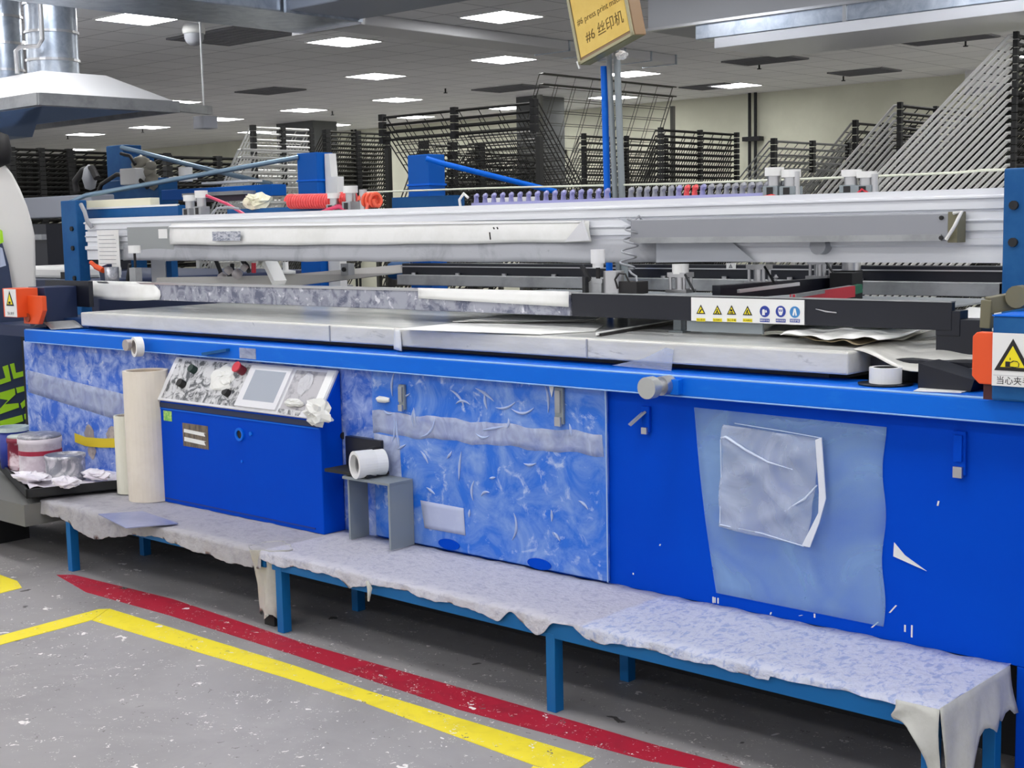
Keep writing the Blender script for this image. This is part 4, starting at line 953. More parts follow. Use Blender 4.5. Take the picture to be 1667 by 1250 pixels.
# ================================================================ THINGS ON AND AROUND THE PRESS
# paper tubes by the console
def tube_(px0, px1, ptop, pbot, y, m_, label):
    a, b_ = at(px0, (ptop+pbot)/2, y=y), at(px1, (ptop+pbot)/2, y=y); c = (a+b_)/2; r = (b_.x-a.x)*.5*.72; top = at((px0+px1)/2, ptop, y=y).z
    t = thing('paper_tube', label, 'paper tube', (c.x, y, .304), 'paper tubes by the console')
    MB().ring((c.x, y, .305), Z_, r*.82, r, top-.305, 32).build('roll', m_, t); MB().ring((c.x, y, .306), Z_, r*.7, r*.82, top-.31, 28).build('core', mat('tube core', (196, 180, 160), .8), t)
tube_(214, 270, 603, 810, -.12, CREAM, 'tall cream paper tube standing against the left side of the console')
tube_(193, 222, 676, 799, -.1, CREAM2, 'short pale paper tube standing left of the tall one')
# thin rod behind them
a = at(204, 625, y=-.02); tag(MB().cyl((a.x, -.03, .305), (a.x, -.02, a.z), .003, 6).build('thin_rod', DARK), 'thin dark rod standing behind the short paper tube', 'rod')

# ink tray and cans
A_, B_ = at(42, 797, z=.36), at(200, 781, z=.36)
u = (B_-A_); u.z = 0; u.normalize(); w = V((-u.y, u.x, 0)); L1 = .52; W1 = .9
tr = thing('ink_tray', 'dark rimmed tray full of ink stained paper at the left bench end', 'tray', A_+u*.2+w*.4)
g = MB(); o = V((A_.x, A_.y, .318))
g.obox(o, u*L1, w*W1, Z_*.008); g.obox(o, u*L1, w*.012, Z_*.042); g.obox(o, u*.012, w*W1, Z_*.042); g.obox(o+w*(W1-.012), u*L1, w*.012, Z_*.042); g.obox(o+u*(L1-.012), u*.012, w*W1, Z_*.042)
g.build('tray_body', DARK, tr, .002)
rr = random.Random(9)
def crump(u_, v_): return (0, 0, .012*math.sin(u_*9+v_*3)*math.sin(v_*7)+.01*math.sin(u_*23+v_*13)+.012*(1-min(u_, 1-u_)*2))
tag(MB().sheet([o+u*.02+w*.02+Z_*.03, o+u*(L1-.03)+w*.02+Z_*.03, o+u*(L1-.03)+w*(W1-.05)+Z_*.03, o+u*.02+w*(W1-.05)+Z_*.03], 26, 26, crump).build('stained_paper', BLOTCH), 'white ink spattered paper crumpled in the dark tray', 'paper')
g = MB().obox(V((-6.9, -.52, .19)), (1.17, 0, 0), (0, .4, 0), (0, 0, .10)); tag(g.build('end_board', mat('grey board', (112, 112, 110), .7)), 'grey board under the ink tray at the left edge', 'board')
for x in (-6.3, -6.85): pass
g = MB(); g.box(-6.88, -6.3, -.45, -.2, 0, .19); tag(g.build('dark_crate', DARK), 'dark crate under the grey board at the lower left edge', 'crate')
def can(px, pbot, ptop, r, m_, label, lid, band=None, z0=.35):
    c = at(px, pbot, z=z0); c = V((c.x-.0, c.y+r*.7, z0)); h = at(px, ptop, y=c.y).z-z0
    t = thing('ink_can', label, 'ink can', c, 'ink cans on the tray')
    MB().lathe(c, [(0, 0), (r, 0), (r, h*.12), (r*1.03, h*.14), (r, h*.16), (r, h*.84), (r*1.04, h*.86), (r*1.04, h), (r*.96, h), (r*.96, h*.93), (0, h*.93)], 32).build('can_body', m_, t)
    if band: MB().ring(c+Z_*h*.56, Z_, r, r*1.015, h*.12, 32).build('label_band', band, t)
    if lid: MB().lathe(c+Z_*h, [(0, .02), (r*.8, .018), (r*.98, .012), (r*1.02, 0), (0, 0)], 28).build('lid', lid, t)
    return t
can(46, 774, 708, .1, mat('smeared white can', (216, 208, 214), .5, 0, (190, 176, 186), 9, col3=(130, 40, 66), n3=7., lo3=.6, hi3=.64), 'smeared ink can with a tilted lid and dark red band', TIN, mat('crimson band', (160, 30, 60), .4))
can(88, 784, 736, .09, TIN, 'open grey tin can in front of the red banded one', None)
can(24, 764, 708, .08, MAROON, 'maroon can half hidden behind the red banded one', mat('pale lid', (196, 204, 200), .4))
tb_ = thing('blue_tub', 'blue tub with a pale rim at the left edge behind the cans', 'tub', at(2, 765, z=.35))
c = at(-8, 765, z=.35)+V((0, .1, 0)); MB().lathe(V((c.x, c.y, .35)), [(0, 0), (.06, 0), (.075, .19), (.07, .19), (.055, .01)], 24).build('tub_body', BLUETUB, tb_); MB().ring((c.x, c.y, .535), Z_, .068, .082, .02, 24).build('tub_rim', mat('tub rim', (190, 204, 204), .4), tb_)
p = at(60, 790, z=.37)
for i, (px, py, sx, sz) in enumerate(((45, 782, .13, .05), (100, 790, .09, .035), (150, 778, .11, .03))):
    c = at(px, py, z=.372); tag(wad(V((c.x, c.y+.02, .385)), sx, sz*1.6, .025, 'ink_rag', BLOTCH, None, 20+i, X_, Y_), ['big ink stained rag heaped in front of the cans', 'pinkish rag beside the open tin can', 'flattened rag at the right side of the tray'][i], 'rag', 'ink rags in the tray')

# clear film taped on the right panel
q = [at(1130, 663, y=-.004), at(1440, 695, y=-.004), at(1438, 1020, y=-.004), at(1166, 965, y=-.004)]
def edge_in(u_, v_): return (.03*math.sin(PI*v_)*(1-u_)*-.3+.006*math.sin(v_*14)*(u_ > .98), 0, 0)
tag(MB().sheet([q[3], q[2], q[1], q[0]], 20, 20, edge_in, .001).build('plastic_film', FILM), 'large cloudy plastic film taped to the right blue panel', 'plastic film')
pts = [(1172, 855), (1176, 712), (1174, 700), (1196, 688), (1335, 712), (1340, 720), (1344, 812), (1336, 846), (1315, 889), (1240, 872)]
g = MB(); P = [at(px, py, y=-.010) for px, py in pts]
q = [at(1172, 856, y=-.009), at(1316, 890, y=-.009), at(1341, 714, y=-.009), at(1180, 690, y=-.009)]
def cr(u_, v_): return (0, -.006-.010*abs(math.sin(u_*4.1+v_*5.5))**6-.008*abs(math.sin(u_*3-v_*6+1))**8, 0)
pf = MB().sheet(q, 40, 40, cr, .0012).build('plastic_pouch', FILMW); tag(pf, 'smaller crumpled clear pouch stuck on the cloudy film', 'plastic pouch')
g = MB(); Q = [at(1327, 716, y=-.024), at(1337, 712, y=-.028), at(1344, 812, y=-.03), at(1333, 852, y=-.03), at(1318, 891, y=-.028), at(1305, 888, y=-.024), at(1332, 835, y=-.028), at(1333, 800, y=-.026)]
g.prism(Q[::-1], (0, .004, 0)).build('folded_edge', mat('white fold', (218, 222, 232), .4), pf)
Q = [at(1174, 712, y=-.02), at(1176, 698, y=-.02), at(1190, 689, y=-.02), at(1338, 711, y=-.02), at(1336, 716, y=-.02), at(1196, 695, y=-.02), at(1184, 706, y=-.02)]
MB().tube([at(1174, 713, y=-.022), at(1182, 711, y=-.024), at(1215, 733, y=-.025), at(1250, 752, y=-.024), at(1290, 764, y=-.02)], [.004, .005, .004, .003, .001], 6).tube([at(1277, 832, y=-.022), at(1310, 812, y=-.026), at(1330, 790, y=-.024)], [.001, .004, .002], 6).tube([at(1172, 854, y=-.02), at(1240, 868, y=-.022), at(1308, 889, y=-.02)], [.002, .002, .002], 6).tube([at(1173, 715, y=-.02), at(1174, 780, y=-.02), at(1172, 852, y=-.02)], [.002, .0015, .002], 6).tube([at(1196, 689, y=-.02), at(1270, 701, y=-.02), at(1338, 713, y=-.02)], .0014, 6).build('fold', mat('film fold', (206, 216, 236), .35), pf)

# tape roll and disc on the rail at right, card, tape on the left knob
p = at(1436, 626, z=1.028)
tag(MB().lathe((p.x, p.y+.02, 1.027), [(0, 0), (.075, 0), (.078, .004), (0, .004)], 28).build('black_disc', BLACK), 'flat black disc under the white tape roll on the rail', 'disc')
t = thing('tape_roll', 'white tape roll standing on a black disc on the right end of the rail', 'tape roll', (p.x, p.y+.02, 1.031))
MB().ring((p.x, p.y+.02, 1.0315), Z_, .034, .046, .045, 32).build('roll', WHITE, t); MB().ring((p.x, p.y+.02, 1.032), Z_, .03, .034, .044, 28).build('core', DARK, t)
q = [at(1487, 637, z=1.027), at(1500, 631, z=1.027), at(1580, 628, z=1.027), at(1593, 632, z=1.027), at(1565, 640, z=1.027)]
tag(MB().prism(q[::-1] if (q[1]-q[0]).cross(q[2]-q[1]).z < 0 else q, (0, 0, .002)).build('white_card', PAPER), 'flat white card on the rail left of the orange guard', 'card')
c = at(227, 564, y=-.09); t = thing('tape_roll', 'white tape roll hung on the knob at the left end of the rail', 'tape roll', c)
MB().ring(c-V((.0, .03, 0)), (.25, 1, 0), .032, .045, .035, 30).build('roll', WHITE, t); MB().ring(c-V((0, .028, 0)), (.25, 1, 0), .026, .032, .03, 24).build('core', mat('core brown', (150, 140, 130), .6), t)

# papers on the table
def paperstack(pp, n, name, label, group, dz=.004, m_=PAPER, jit=.02):
    rr = random.Random(len(pp)*7+n)
    for k in range(n):
        P = [at(px, py, z=1.118)+V((rr.uniform(-jit, jit), rr.uniform(-jit*.3, jit*.3), k*dz+.0004)) for px, py in pp]
        if sum((P[i-1].x*P[i].y-P[i].x*P[i-1].y) for i in range(len(P))) < 0: P = P[::-1]
        tag(MB().prism(P, (0, 0, .002)).build(name, m_), label[k], 'paper', group)
paperstack([(648, 537), (800, 521), (935, 516), (985, 529), (975, 540), (880, 545)], 1, 'paper_sheet', ['large white sheet flat on the table left of the black panel'], 'sheets on the table')
paperstack([(745, 527), (830, 518), (933, 514), (980, 522), (958, 526), (850, 528)], 3, 'paper_sheet', ['lowest of three stacked white sheets near the table centre', 'middle one of three stacked white sheets near the table centre', 'topmost of three stacked white sheets near the table centre'], 'sheets on the table', .006, PAPER, .05)
a, b_ = at(975, 545, z=1.122), at(1098, 524, z=1.122)
bl = thing('squeegee_blade', 'dark flat blade with a white edge lying on the table below the black panel', 'squeegee blade', a)
MB().bar(a, b_, .018, .01).build('blade', INK, bl); MB().bar(a+V((0, -.012, .004)), b_+V((0, -.012, .004)), .008, .01).build('white_edge', PAPER, bl)
q = [at(1240, 547, z=1.12), at(1470, 556, z=1.12), at(1522, 538, z=1.12), at(1262, 528, z=1.12)]
def wav(a1, b1, c1, amp): return lambda u_, v_: (0, 0, amp*(math.sin(u_*a1+v_*b1)+.6*math.sin(u_*c1-v_*3))*.5+amp*.6)
tag(MB().sheet(q, 30, 12, wav(7, 3, 17, .008)).build('crumpled_paper', mat('cream paper', (226, 224, 212), .7)), 'wide crumpled cream sheet at the right end of the table', 'paper', 'crumpled papers on the right')
q = [at(1270, 548, z=1.138), at(1430, 556, z=1.138), at(1520, 537, z=1.14), at(1300, 533, z=1.138)]
tag(MB().sheet(q, 30, 12, wav(9, 5, 23, .01)).build('crumpled_paper', PAPER), 'white crumpled sheet on top of the cream one at the right', 'paper', 'crumpled papers on the right')
q = [at(1300, 553, z=1.128), at(1400, 561, z=1.128), at(1450, 552, z=1.13), at(1340, 545, z=1.128)]
tag(MB().sheet(q, 24, 8, wav(11, 4, 19, .008)).build('crumpled_paper', mat('brown edge paper', (140, 126, 100), .7)), 'brownish torn sheet peeping from under the white papers', 'paper', 'crumpled papers on the right')
q = [V((-1.96, .12, 1.119)), V((-1.50, .06, 1.075)), V((-1.52, .42, 1.14)), V((-1.96, .62, 1.121))]
tag(MB().sheet(q, 24, 12, lambda u_, v_: (0, 0, -.03*math.sin(PI*u_)*(1-v_)+.006*math.sin(u_*13+v_*5))).build('draped_film', WRAP), 'grey film draping off the right side of the table', 'plastic film')
q = [at(1555, 535, y=.55), at(1642, 518, y=.5), at(1642, 492, y=.62), at(1556, 500, y=.7)]
tag(MB().sheet([(-1.93, .5, 1.145), (-1.66, .42, 1.16), (-1.66, .75, 1.2), (-1.93, .85, 1.19)], 16, 8, lambda u_, v_: (0, 0, .012*math.sin(v_*8+u_*3))).build('crumpled_paper', PAPER), 'white folded sheet beside the right blue post', 'paper', 'crumpled papers on the right')
tag(MB().sheet([(-6.55, .02, 1.03), (-6.28, -.03, 1.03), (-6.2, .1, 1.035), (-6.42, .12, 1.04)], 8, 4, lambda u_, v_: (0, 0, .03*math.sin(PI*u_))).build('folded_card', ALUD), 'small folded grey card beside the left orange guard', 'card')

# notes hanging on the gantry at left
a, b_ = at(158, 375, y=.585), at(197, 452, y=.585)
n1 = MB().box(a.x, b_.x, .583, .586, b_.z, a.z).build('paper_note', PAPER); tag(n1, 'tall white printed notice hanging at the left end of the gantry', 'notice')
g = MB()
for k in range(11): z = a.z-.03-k*.022; g.box(a.x+.015, b_.x-.02-rnd(0, .05), .5822, .583, z, z+.003)
g.build('text_line', GREYP, n1)
# cup, marker and small tools standing behind the holder at left
t = thing('metal_cup', 'speckled metal cup behind the left end of the grey holder bar', 'cup', at(183, 462, y=.5)); c = at(183, 462, y=.5); MB().lathe(V((c.x, .5, c.z-.02)), [(0, 0), (.036, 0), (.038, .11), (.034, .11), (.032, .01)], 20).build('cup_body', TIN, t)
tag(MB().tube([at(148, 427, y=.5), at(156, 434, y=.5)], .012, 8).tube([at(156, 434, y=.5), at(168, 440, y=.5)], .016, 8).build('marker_pen', ORANGE), 'orange marker leaning left of the metal cup', 'pen')
tag(MB().prism([at(160, 436, y=.52), at(164, 456, y=.52), at(176, 456, y=.52), at(174, 430, y=.52)], (0, .03, 0)).build('navy_holder', NAVY), 'navy holder between the marker and the metal cup', 'holder')
t = thing('small_clamp', 'white capped clamp standing behind the left end of the holder bar', 'clamp', at(220, 465, y=.45)); x = at(220, 430, y=.45).x
MB().cyl((x, .45, 1.395), (x, .45, 1.435), .032, 16).build('cap', WHITE, t); MB().cyl((x, .45, 1.3), (x, .45, 1.395), .007, 8).build('rod', INK, t); MB().box(x-.028, x+.028, .43, .47, 1.25, 1.32).build('block', ALUD, t); MB().bar((x-.08, .45, 1.25), (x-.05, .45, 1.34), .014).build('lever', DARK, t)
a, b_ = at(222, 462, y=.7), at(248, 424, y=.7)
tag(MB().box(a.x, b_.x-.03, .8, .83, 1.2, b_.z).build('white_board', WHITE), 'white board standing behind the clamp at left', 'board'); tag(MB().box(b_.x-.02, b_.x+.03, .8, .84, 1.2, b_.z).build('blue_board', BLUE3), 'narrow blue board next to the white one at left', 'board')
# bundle of cream cloth and foam bar
tag(wad(at(420, 327, y=.78), .10, .045, .05, 'cream_cloth', CREAMF, None, 31), 'bundle of cream cloth on top of the gantry behind the coil hose', 'cloth')
a, b_ = at(143, 339, y=.79), at(252, 327, y=.79); tag(MB().box(a.x, b_.x, .76, .82, a.z, at(143, 327, y=.79).z).build('foam_bar', CREAMF), 'long cream foam bar on the blue shelf at left', 'foam bar')
a, b_ = at(797, 332, y=.8), at(868, 320, y=.8); tag(MB().box(a.x, b_.x, .78, .82, 1.585, b_.z).build('foam_bar', PAPER), 'white foam bar behind the lilac fittings on the gantry', 'foam bar')
# line strung across the back
P = [at(597, 313, y=1.45), at(800, 306, y=1.3), at(1100, 299, y=1.1), at(1400, 288, y=.9), at(1560, 281, y=.76), at(1600, 277, y=.7), at(1680, 276, y=.66)]
tag(MB().tube(P, .005, 6).build('white_line', mat('white cord', (224, 226, 208), .5)), 'white cord strung across the back from mast to right post', 'cord')

# ================================================================ SIGN
pole_y = 1.15
def pole(pxt, pyt, pxb, w, m_, nm, par):
    a, b_ = at(pxt, pyt, y=pole_y), at(pxb, 330, y=pole_y); d_ = (a-b_); base = b_-d_.normalized()*((b_.z-1.01)/d_.normalized().z)
    return MB().cyl(base, a, w, 14).build(nm, m_, par)
BLp, TLp = at(944, 106, y=1.05), at(925, 4, y=1.05)
vv = TLp-BLp; best = None
for i in range(200):
    y = .7+.01*i; B = at(1034, 56, y=y); uu = B-BLp; cs_ = abs(uu.normalized().dot(vv.normalized()))
    if best is None or cs_+.02*abs(y-1.3) < best[0]: best = (cs_+.02*abs(y-1.3), B)
BRp = best[1]; uu = (BRp-BLp); Wd = uu.length; un = uu.normalized(); vn = (vv-un*vv.dot(un)).normalized() if best[0] < .25 else vv.normalized()
nn_ = un.cross(vn).normalized(); Hh = vv.length*1.22
sign = thing('machine_sign', 'yellow machine sign tilted on three poles, top centre right', 'sign', BLp)
MB().obox(BLp, un*Wd, vn*Hh, -nn_*.06).build('sign_box', ACRYL, sign, .004)
MB().obox(BLp+un*.006-nn_*.05-vn*.002, un*(Wd-.012), vn*.004, nn_*.05).build('sign_bottom', ACRYG, sign)
face = MB().obox(BLp+un*.02+vn*.025+nn_*.001, un*(Wd-.045), vn*(Hh-.03), nn_*.002).build('yellow_paper', YPAPER, sign)
MB().obox(BLp+nn_*.0032, un*.016, vn*Hh, nn_*.004).obox(BLp+nn_*.0032+un*(Wd-.018), un*.016, vn*Hh, nn_*.004).obox(BLp+nn_*.0032, un*Wd, vn*.012, nn_*.004).build('clear_frame', mat('sign frame edge', (176, 170, 136), .3), sign)
def sgn(u_, v_): return BLp+un*Wd*u_+vn*Hh*v_+nn_*.0034
text('lettering', '#6 press print machine', Wd*.098, sgn(.10, .47), un, vn, BROWNINK, face, .0004)
text('lettering', '#6 丝印机', Wd*.155, sgn(.2, .22), un, vn, BROWNINK, face, .0004)
pole(979+4, 108, 989, .0145, BLUE2, 'blue_pole', sign)
pole(991, 86, 1002, .012, GREYB, 'conduit_pole', sign); pole(1004, 84, 1013, .0145, GREYB, 'conduit_pole', sign)
MB().box(at(968, 500, y=1.15).x, at(1035, 500, y=1.15).x, 1.1, 1.2, 1.0, 1.03).build('pole_base', DARK, sign)
c = at(1012, 90, y=1.12); wad(c, .03, .02, .02, 'tape_wrap', PAPER, sign, 44)
a = at(940, 100, y=1.06); MB().bar(a, at(944, 112, y=1.06), .008).build('tape_end', WHITE, sign)

# ================================================================ DRYING RACKS
def rack(label, P, e, wid, s, tilt, L, n, dz, wire, bump=True, nl=7, nc=14, zmin=.5, wr=.0035, fan=0., frame=True, bw=.03, we=None, dark=None):
    """trays hinged low at one side and lifted; P: raised corner of the top tray, e: edge direction, s: horizontal direction from raised edge to hinge"""
    e, s = V(e), V(s); P = V(P)
    t = thing('drying_rack', label, 'drying rack', (P.x, P.y, 0), 'wire drying racks')
    ca, sa = math.cos(tilt), math.sin(tilt); d = s*ca-Z_*sa
    g = MB(); h_ = MB() if dark else g; o = P; lip = .05
    for i in range(nl):
        q = o+e*wid*i/(nl-1); r = (we or wr*1.5) if i == 0 else (wr*1.5 if i == nl-1 else wr)
        (g if i == 0 else h_).tube([q-s*lip, q, q+d*L], r, 4, cap=False)
    for k in range(nc+1):
        u = k/nc; q = o+d*L*u; r = wr*1.7 if k in (0, nc) else wr*.8
        h_.tube([q, q+e*wid], r, 4, cap=False)
    h_.tube([o-s*lip, o-s*lip+e*wid], wr*1.8, 4, cap=False)
    tr0 = g.build('tray', wire, t); me0 = h_.build('wire_mesh', dark, tr0) if dark else None  # mesh in a darker colour than its edge rod imitates shade between trays
    for k in range(1, n):
        c = tr0.copy(); COL.objects.link(c); c.location = (0, 0, -dz*k); c.parent = t
        if me0: cm = me0.copy(); COL.objects.link(cm); cm.parent = c
        if fan: c.rotation_euler = (0, 0, 0)
    if bump:
        for f_ in (0, .5, 1):
            q = o-s*lip+e*wid*f_; m = MB()
            for k in range(n):
                z = q.z-dz*k; h = min(dz*.46, .05)
                b2 = bw*.75; m.obox((q.x-b2/2, q.y-b2/2, z-h), (b2, 0, 0), (0, b2, 0), (0, 0, h*1.9))
            m.build('bumper_column', RUBBER, t)
    if frame:
        m = MB(); z0 = max(.3, P.z-sa*L-dz*n)
        for f_ in (0, 1):
            h = o+s*ca*L+e*wid*f_; m.bar((h.x, h.y, .05), (h.x, h.y, max(z0+.1, P.z-sa*L)), .04); q = o+e*wid*f_; m.bar((q.x, q.y, .05), (q.x, q.y, max(.4, P.z-dz*n)), .04); m.bar((h.x, h.y, .12), (q.x, q.y, .12), .04)
        a = o; b = o+e*wid; m.bar((a.x, a.y, .12), (b.x, b.y, .12), .04)
        m.build('frame', wire, t)
    return t
mX, pY = (-1, 0, 0), (0, 1, 0)
D = math.radians
MIDW = mat('mid wire', (150, 152, 150), .4, .5); GRW = mat('grey wire', (176, 176, 172), .4, .5)
rack('nearest and tallest drying rack at the right edge with bright slanted wires', at(1643, 58, z=2.75), pY, 1.3, mX, D(43), 1.6, 25, .056, ZINC, nl=7, nc=12, wr=.005, bw=.045, we=.0135, dark=WIRED)
rack('second drying rack from the right with slanted trays, left of the tallest one', at(1456, 172, z=2.4), pY, 1.3, mX, D(45), 1.3, 19, .060, ZINC, nl=7, nc=12, wr=.005, bw=.05, we=.0125, dark=WIRED)
rack('third drying rack from the right, its top edge showing beside the taller one', at(1386, 201, z=2.55), pY, 1.4, mX, D(47), 1.5, 16, .085, GRW, nl=8, nc=12, wr=.006, bw=.07, we=.014, dark=WIRED)
rack('low drying rack with five dark tray edges close together right of the wall conduits', at(1252, 230, z=2.2), pY, 1.35, mX, D(45), 1.4, 5, .06, MIDW, nl=9, nc=8, wr=.0045, bw=.06, we=.007)
rack('drying rack with dark horizontal wires just right of the sign poles', at(1067, 212, z=2.2), pY, 1.05, mX, D(62), 1.2, 24, .044, WIRED, nl=9, nc=8, wr=.004, bw=.045)
rack('drying rack behind and left of the sign poles with curled wire ends', at(943, 222, z=2.25), pY, 1.2, mX, D(60), 1.2, 18, .055, WIRE, nl=9, nc=8, wr=.0042, bw=.045)
rack('pair of trays lifted high toward the ceiling behind the sign', at(878, 120, z=2.95), pY, 2.2, mX, D(68), 1.5, 2, .10, WIRE, nl=9, nc=12, wr=.004, bw=.05, bump=False)
c0, c1 = at(630, 192, z=2.35), at(836, 165, z=2.35)
rack('rack of four trays raised above the right blue mast', c0, X_, (c1-c0).length, pY, D(50), 1.45, 4, .058, WIRED, nl=9, nc=12, wr=.0042, bw=.06)
c0, c1 = at(407, 208, z=2.6), at(516, 212, z=2.6)
rack('dense drying rack with bright horizontal wires, left half of the left pair', c0, pY, (c1-c0).length-.06, mX, D(48), 1.2, 16, .065, ZINC, nl=6, nc=6, wr=.007, bw=.07, we=.014)
c0, c1 = at(520, 214, z=2.6), at(611, 220, z=2.6)
rack('dense drying rack ending in a thick dark bumper column before the cream wall', c0+Y_*.06, pY, (c1-c0).length-.06, mX, D(50), 1.2, 20, .05, WIRE, nl=8, nc=6, wr=.006, bw=.09)
c0, c1 = at(684, 236, z=2.3), at(806, 240, z=2.3)
rack('small far drying rack seen through the four raised trays', c0, pY, (c1-c0).length*.8, mX, D(60), 1.3, 10, .09, WIRE, nl=8, nc=8, wr=.006, bw=.1)
c0 = at(14, 243, z=2.5); c1 = at(106, 246, z=2.5)
rack('dark drying rack with flat stacked wires at the far left', c0, pY, (c1-c0).length, mX, D(12), 1.3, 24, .055, WIRED, nl=6, nc=5, wr=.008, bw=.1)
c0 = at(112, 248, z=2.5); c1 = at(262, 254, z=2.5)
rack('dark drying rack with flat stacked wires behind the left blue mast', c0, pY, (c1-c0).length-.1, mX, D(12), 1.3, 24, .055, WIRED, nl=6, nc=5, wr=.008, bw=.1)
c0 = at(268, 256, z=2.3)
rack('dim drying rack with flat trays right of the left blue mast', c0, pY, 1.3, mX, D(12), 1.1, 18, .06, WIRED, nl=6, nc=5, wr=.008, bw=.1)
c0 = at(388, 244, z=2.25)
rack('short rack of steep bright trays left of the dense racks', c0, pY, .8, mX, D(50), 1.1, 9, .07, ZINC, nl=5, nc=6, wr=.007, bump=False, we=.012)
c0 = at(875, 214, z=2.6)
rack('drying rack sloping down to the right, left of the sign poles', c0-X_*1.1, X_, 1.1, pY, D(50), 1.5, 9, .09, WIRE, nl=6, nc=10, wr=.0055, bump=False)
c0 = at(760, 250, z=2.3)
rack('dark low rack filling the gap behind the right blue stay rod', c0, pY, 1.25, mX, D(40), 1.1, 14, .07, WIRED, nl=12, nc=10, wr=.006, bump=False)

# ================================================================ NEIGHBOURING MACHINES
def machine(nm, label, x0, x1, y0, y1, z1, m_=NAVY, beam=True):
    t = thing(nm, label, 'printing press', ((x0+x1)/2, (y0+y1)/2, 0), 'other presses in the hall')
    box('body', m_, t, x0, x1, y0, y1, 0, z1, .01); box('table', ALUD, t, x0+.3, x1-.3, y0+.05, y1-.1, z1, z1+.09, .01)
    box('black_rail', BLACK, t, x0+.1, x1-.1, y0-.02, y0+.04, z1, z1+.2)
    return t
mt = machine('rear_press', 'dark neighbouring press seen through the gap under the gantry', -13.2, -8.3, 3.2, 4.1, .95)
a, b_ = at(172, 238, y=3.6), at(200, 238, y=3.6); ms = box('mast', BLUE3, mt, a.x, b_.x, 3.6, 3.8, .95, a.z, .01)
MB().tube([at(198, 240, y=3.6), at(300, 266, y=3.7), at(442, 300, y=3.9)], .022, 8).build('stay_rod', MATS['steel blue rod'], mt)
a, b_ = at(202, 275, y=3.4), at(229, 300, y=3.4); MB().box(a.x, b_.x, 3.35, 3.5, b_.z, a.z).build('white_box', WHITE, mt, .01)
a, b_ = at(165, 295, y=3.5), at(260, 330, y=3.5); MB().box(a.x, b_.x, 3.5, 3.7, b_.z-.3, a.z).build('carriage', BLUE3, mt, .01)
a, b_ = at(198, 256, y=3.55), at(222, 300, y=3.55); MB().box(a.x, b_.x, 3.55, 3.75, b_.z, a.z).build('carriage_plate', BLUE3, mt)
MB().tube([at(158, 318, y=3.4), at(165, 300, y=3.4), at(190, 284, y=3.4), at(220, 286, y=3.4), at(240, 305, y=3.4)], .02, 8).build('black_hose', INK, mt)
MB().tube([at(197, 250, y=3.4), at(212, 254, y=3.4), at(220, 268, y=3.4)], .016, 8).build('black_hose', INK, mt)
m = MB()
for px, py, r in ((230, 268, .09), (242, 280, .07), (236, 292, .06), (250, 296, .08), (246, 270, .05)): m.lathe(at(px, py, y=3.5), [(0, -r), (r*.8, -r*.6), (r, 0), (r*.8, r*.6), (0, r)], 12)
m.build('pneumatic_unit', mat('beige pneumatic', (150, 146, 134), .5, .3), mt)
a, b_ = at(262, 306, y=3.3), at(442, 312, y=3.3); MB().box(a.x, b_.x, 3.3, 3.45, b_.z-.03, b_.z+.06).build('blue_beam', MATS['mast blue'], mt, .005)
a, b_ = at(275, 294, y=3.35), at(305, 286, y=3.35); MB().box(a.x, b_.x, 3.35, 3.45, a.z, b_.z).build('white_unit', WHITE, mt); p = at(302, 280, y=3.35); MB().cyl(p-Z_*.08, p+Z_*.04, .06, 14).build('unit_cap', WHITE, mt)
a, b_ = at(320, 300, y=3.4), at(395, 292, y=3.4); MB().box(a.x, b_.x, 3.45, 3.6, a.z, b_.z).build('white_tray', PAPER, mt)
a, b_ = at(300, 330, y=3.2), at(400, 316, y=3.2); MB().box(a.x, b_.x, 3.2, 3.3, a.z, b_.z).build('dark_channel', mat('maroon channel', (62, 50, 62), .5), mt)
MB().box(a.x, b_.x, 3.18, 3.3, b_.z, b_.z+.03).build('pale_edge', ALUD, mt)
a = at(130, 280, y=3.9); MB().tube([at(125, 312, y=3.9), at(122, 295, y=3.9), at(136, 277, y=3.9), at(150, 274, y=3.9), at(158, 290, y=3.9)], .035, 8).build('hose_loop', INK, mt)
MB().lathe(at(147, 310, y=3.9), [(0, 0), (.05, .02), (.075, .12), (.05, .22), (0, .26)], 14).build('pale_bag', GREYP, mt)
lm = thing('left_press', 'dark press with a grey beam behind the left blue post', 'printing press', (-9.2, 1.6, 0), 'other presses in the hall')
box('body', NAVY, lm, -11, -7.45, .95, 2.7, 0, 1.22, .01)
a, b_ = at(35, 322, y=1.9), at(112, 318, y=1.9); lo = at(112, 354, y=1.9)
box('grey_beam', mat('grey beam', (150, 154, 164), .45, .4), lm, a.x-1, b_.x+.3, 1.9, 2.1, lo.z, b_.z, .01)
a_ = at(60, 365, y=1.7); lo2 = at(60, 440, y=1.7); box('black_box', BLACK, lm, a.x-1, b_.x-.0, 1.7, 2.4, 1.22, a_.z)
p = at(60, 386, y=1.69); box('beam_rail', ALUD, lm, a.x-1, b_.x, 1.66, 1.7, p.z-.02, p.z+.02)
p0, p1 = at(58, 460, y=1.05), at(131, 434, y=1.05)
mo = thing('white_device', 'white flat device with a dark screen behind the left black panel', 'device', ((p0.x+p1.x)/2, 1.1, 1.22), None)
MB().box(p0.x-.15, p1.x, 1.0, 1.35, 1.22, p1.z).build('casing', WHITE, mo, .02); q0, q1 = at(100, 455, y=.998), at(116, 443, y=.998); MB().box(q0.x, q1.x, .994, 1.0, q0.z, q1.z).build('dark_screen', INK, mo)

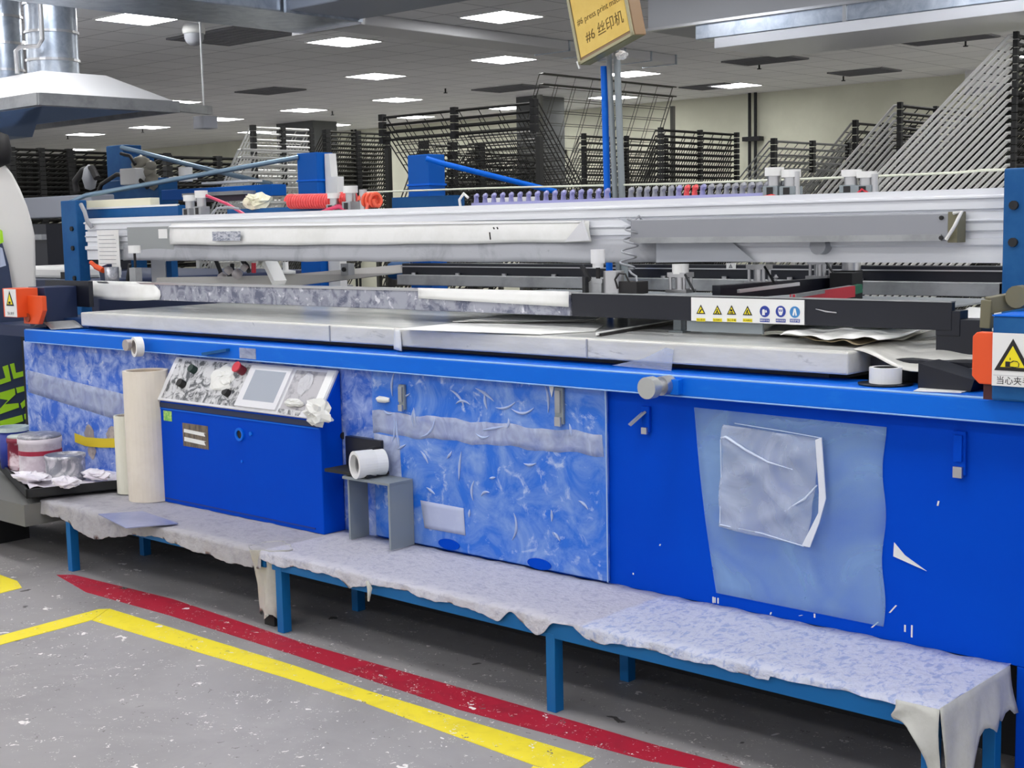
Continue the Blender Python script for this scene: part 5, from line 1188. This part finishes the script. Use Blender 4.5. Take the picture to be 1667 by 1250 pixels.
# housing with lime lettering at the far left
HP0 = at(20, 420, y=.45); HN = V((CAM.x-HP0.x, CAM.y-HP0.y, 0)).normalized(); HU = V((-HN.y, HN.x, 0))
def hp(px, py, k=0.):
    """point of the housing front, a vertical plane turned to the aisle, k in front of it"""
    d = RIGHT*((px-833.5)/F)+UP*(-(py-625)/F)+FWD
    return CAM+d*((HP0-CAM).dot(HN)/d.dot(HN))+HN*k
ho = thing('machine_housing', 'white round shouldered machine housing with navy panel and lime letters at the left edge', 'machine', (HP0.x, HP0.y, 0))
prof = [(57, 470), (57, 385), (52, 362), (44, 335), (33, 308), (20, 283), (8, 268), (-4, 256), (-30, 240), (-60, 236), (-90, 250), (-100, 470)]
P = [hp(*p) for p in prof]
for q in (P[0], P[-1]): q.z = 1.0
low = [V((P[-1].x, P[-1].y, 0)), V((P[0].x, P[0].y, 0))-HU*.03]
MB().prism((P+low)[::-1], -HN*.35).build('white_shell', mat('glossy white shell', (226, 224, 220), .22), ho, .012)
nv = [hp(22, 480), hp(14, 430), hp(4, 396), hp(-60, 396), hp(-95, 480)]
nv = [q+HN*.012 for q in nv]+[V((P[-1].x, P[-1].y, 0))+HN*.012, V((hp(39, 690).x, hp(39, 690).y, 0))+HN*.012]+[hp(p, q, .012) for p, q in ((40, 690), (44, 560), (38, 500))]
MB().prism(nv, HN*.02).build('navy_panel', mat('navy housing panel', (34, 50, 82), .4), ho)
def lt(pp):
    MB().prism([hp(p[0], p[1], .033) for p in pp], HN*.004).build('lime_letter_stroke', LIME, ho)
lt([(0, 373), (4, 376), (6, 394), (0, 397)])
lt([(4, 596), (13, 593), (18, 619), (0, 625), (0, 617), (9, 614)]); lt([(16, 592), (23, 590), (26, 606), (38, 603), (39, 611), (22, 616)])
lt([(0, 638), (24, 631), (25, 641), (8, 657), (30, 655), (31, 662), (0, 673), (0, 664), (13, 650), (0, 648)]); lt([(26, 630), (40, 627), (41, 635), (28, 639)]); lt([(33, 656), (44, 646), (45, 656), (36, 664)])
lt([(0, 684), (36, 674), (38, 684), (0, 696)]); lt([(39, 673), (45, 671), (46, 680), (40, 682)])
MB().prism([hp(p, q, .033) for p, q in ((0, 402), (4, 404), (10, 432), (0, 435))], HN*.003).build('pale_stripe', mat('pale stripe', (180, 190, 214), .4), ho)
c = hp(-6, 240); MB().lathe(c-Z_*.12, [(0, 0), (.07, .03), (.085, .1), (.07, .19), (0, .22)], 20).build('black_knob', INK, ho)

# ================================================================ CAMERA AND LIGHT
cam = bpy.data.cameras.new('camera'); co = bpy.data.objects.new('camera', cam); COL.objects.link(co)
cam.sensor_fit = 'HORIZONTAL'; cam.sensor_width = 36; cam.lens = 36*F/1667; cam.clip_end = 200
R = Matrix((RIGHT, UP, -FWD)).transposed().to_4x4(); R.translation = CAM; co.matrix_world = R
SC.camera = co
w = bpy.data.worlds.new('hall'); SC.world = w; w.use_nodes = True
w.node_tree.nodes['Background'].inputs['Color'].default_value = rgb(222, 222, 224); w.node_tree.nodes['Background'].inputs['Strength'].default_value = .8
SC.view_settings.view_transform = 'Standard'; SC.view_settings.look = 'None'; SC.view_settings.gamma = 1; SC.view_settings.exposure = .45; SC.view_settings.use_curve_mapping = False
SC.cycles.use_denoising = True
SC.cycles.max_bounces = 8; SC.cycles.transparent_max_bounces = 12
SC.cycles.sample_clamp_indirect = 6
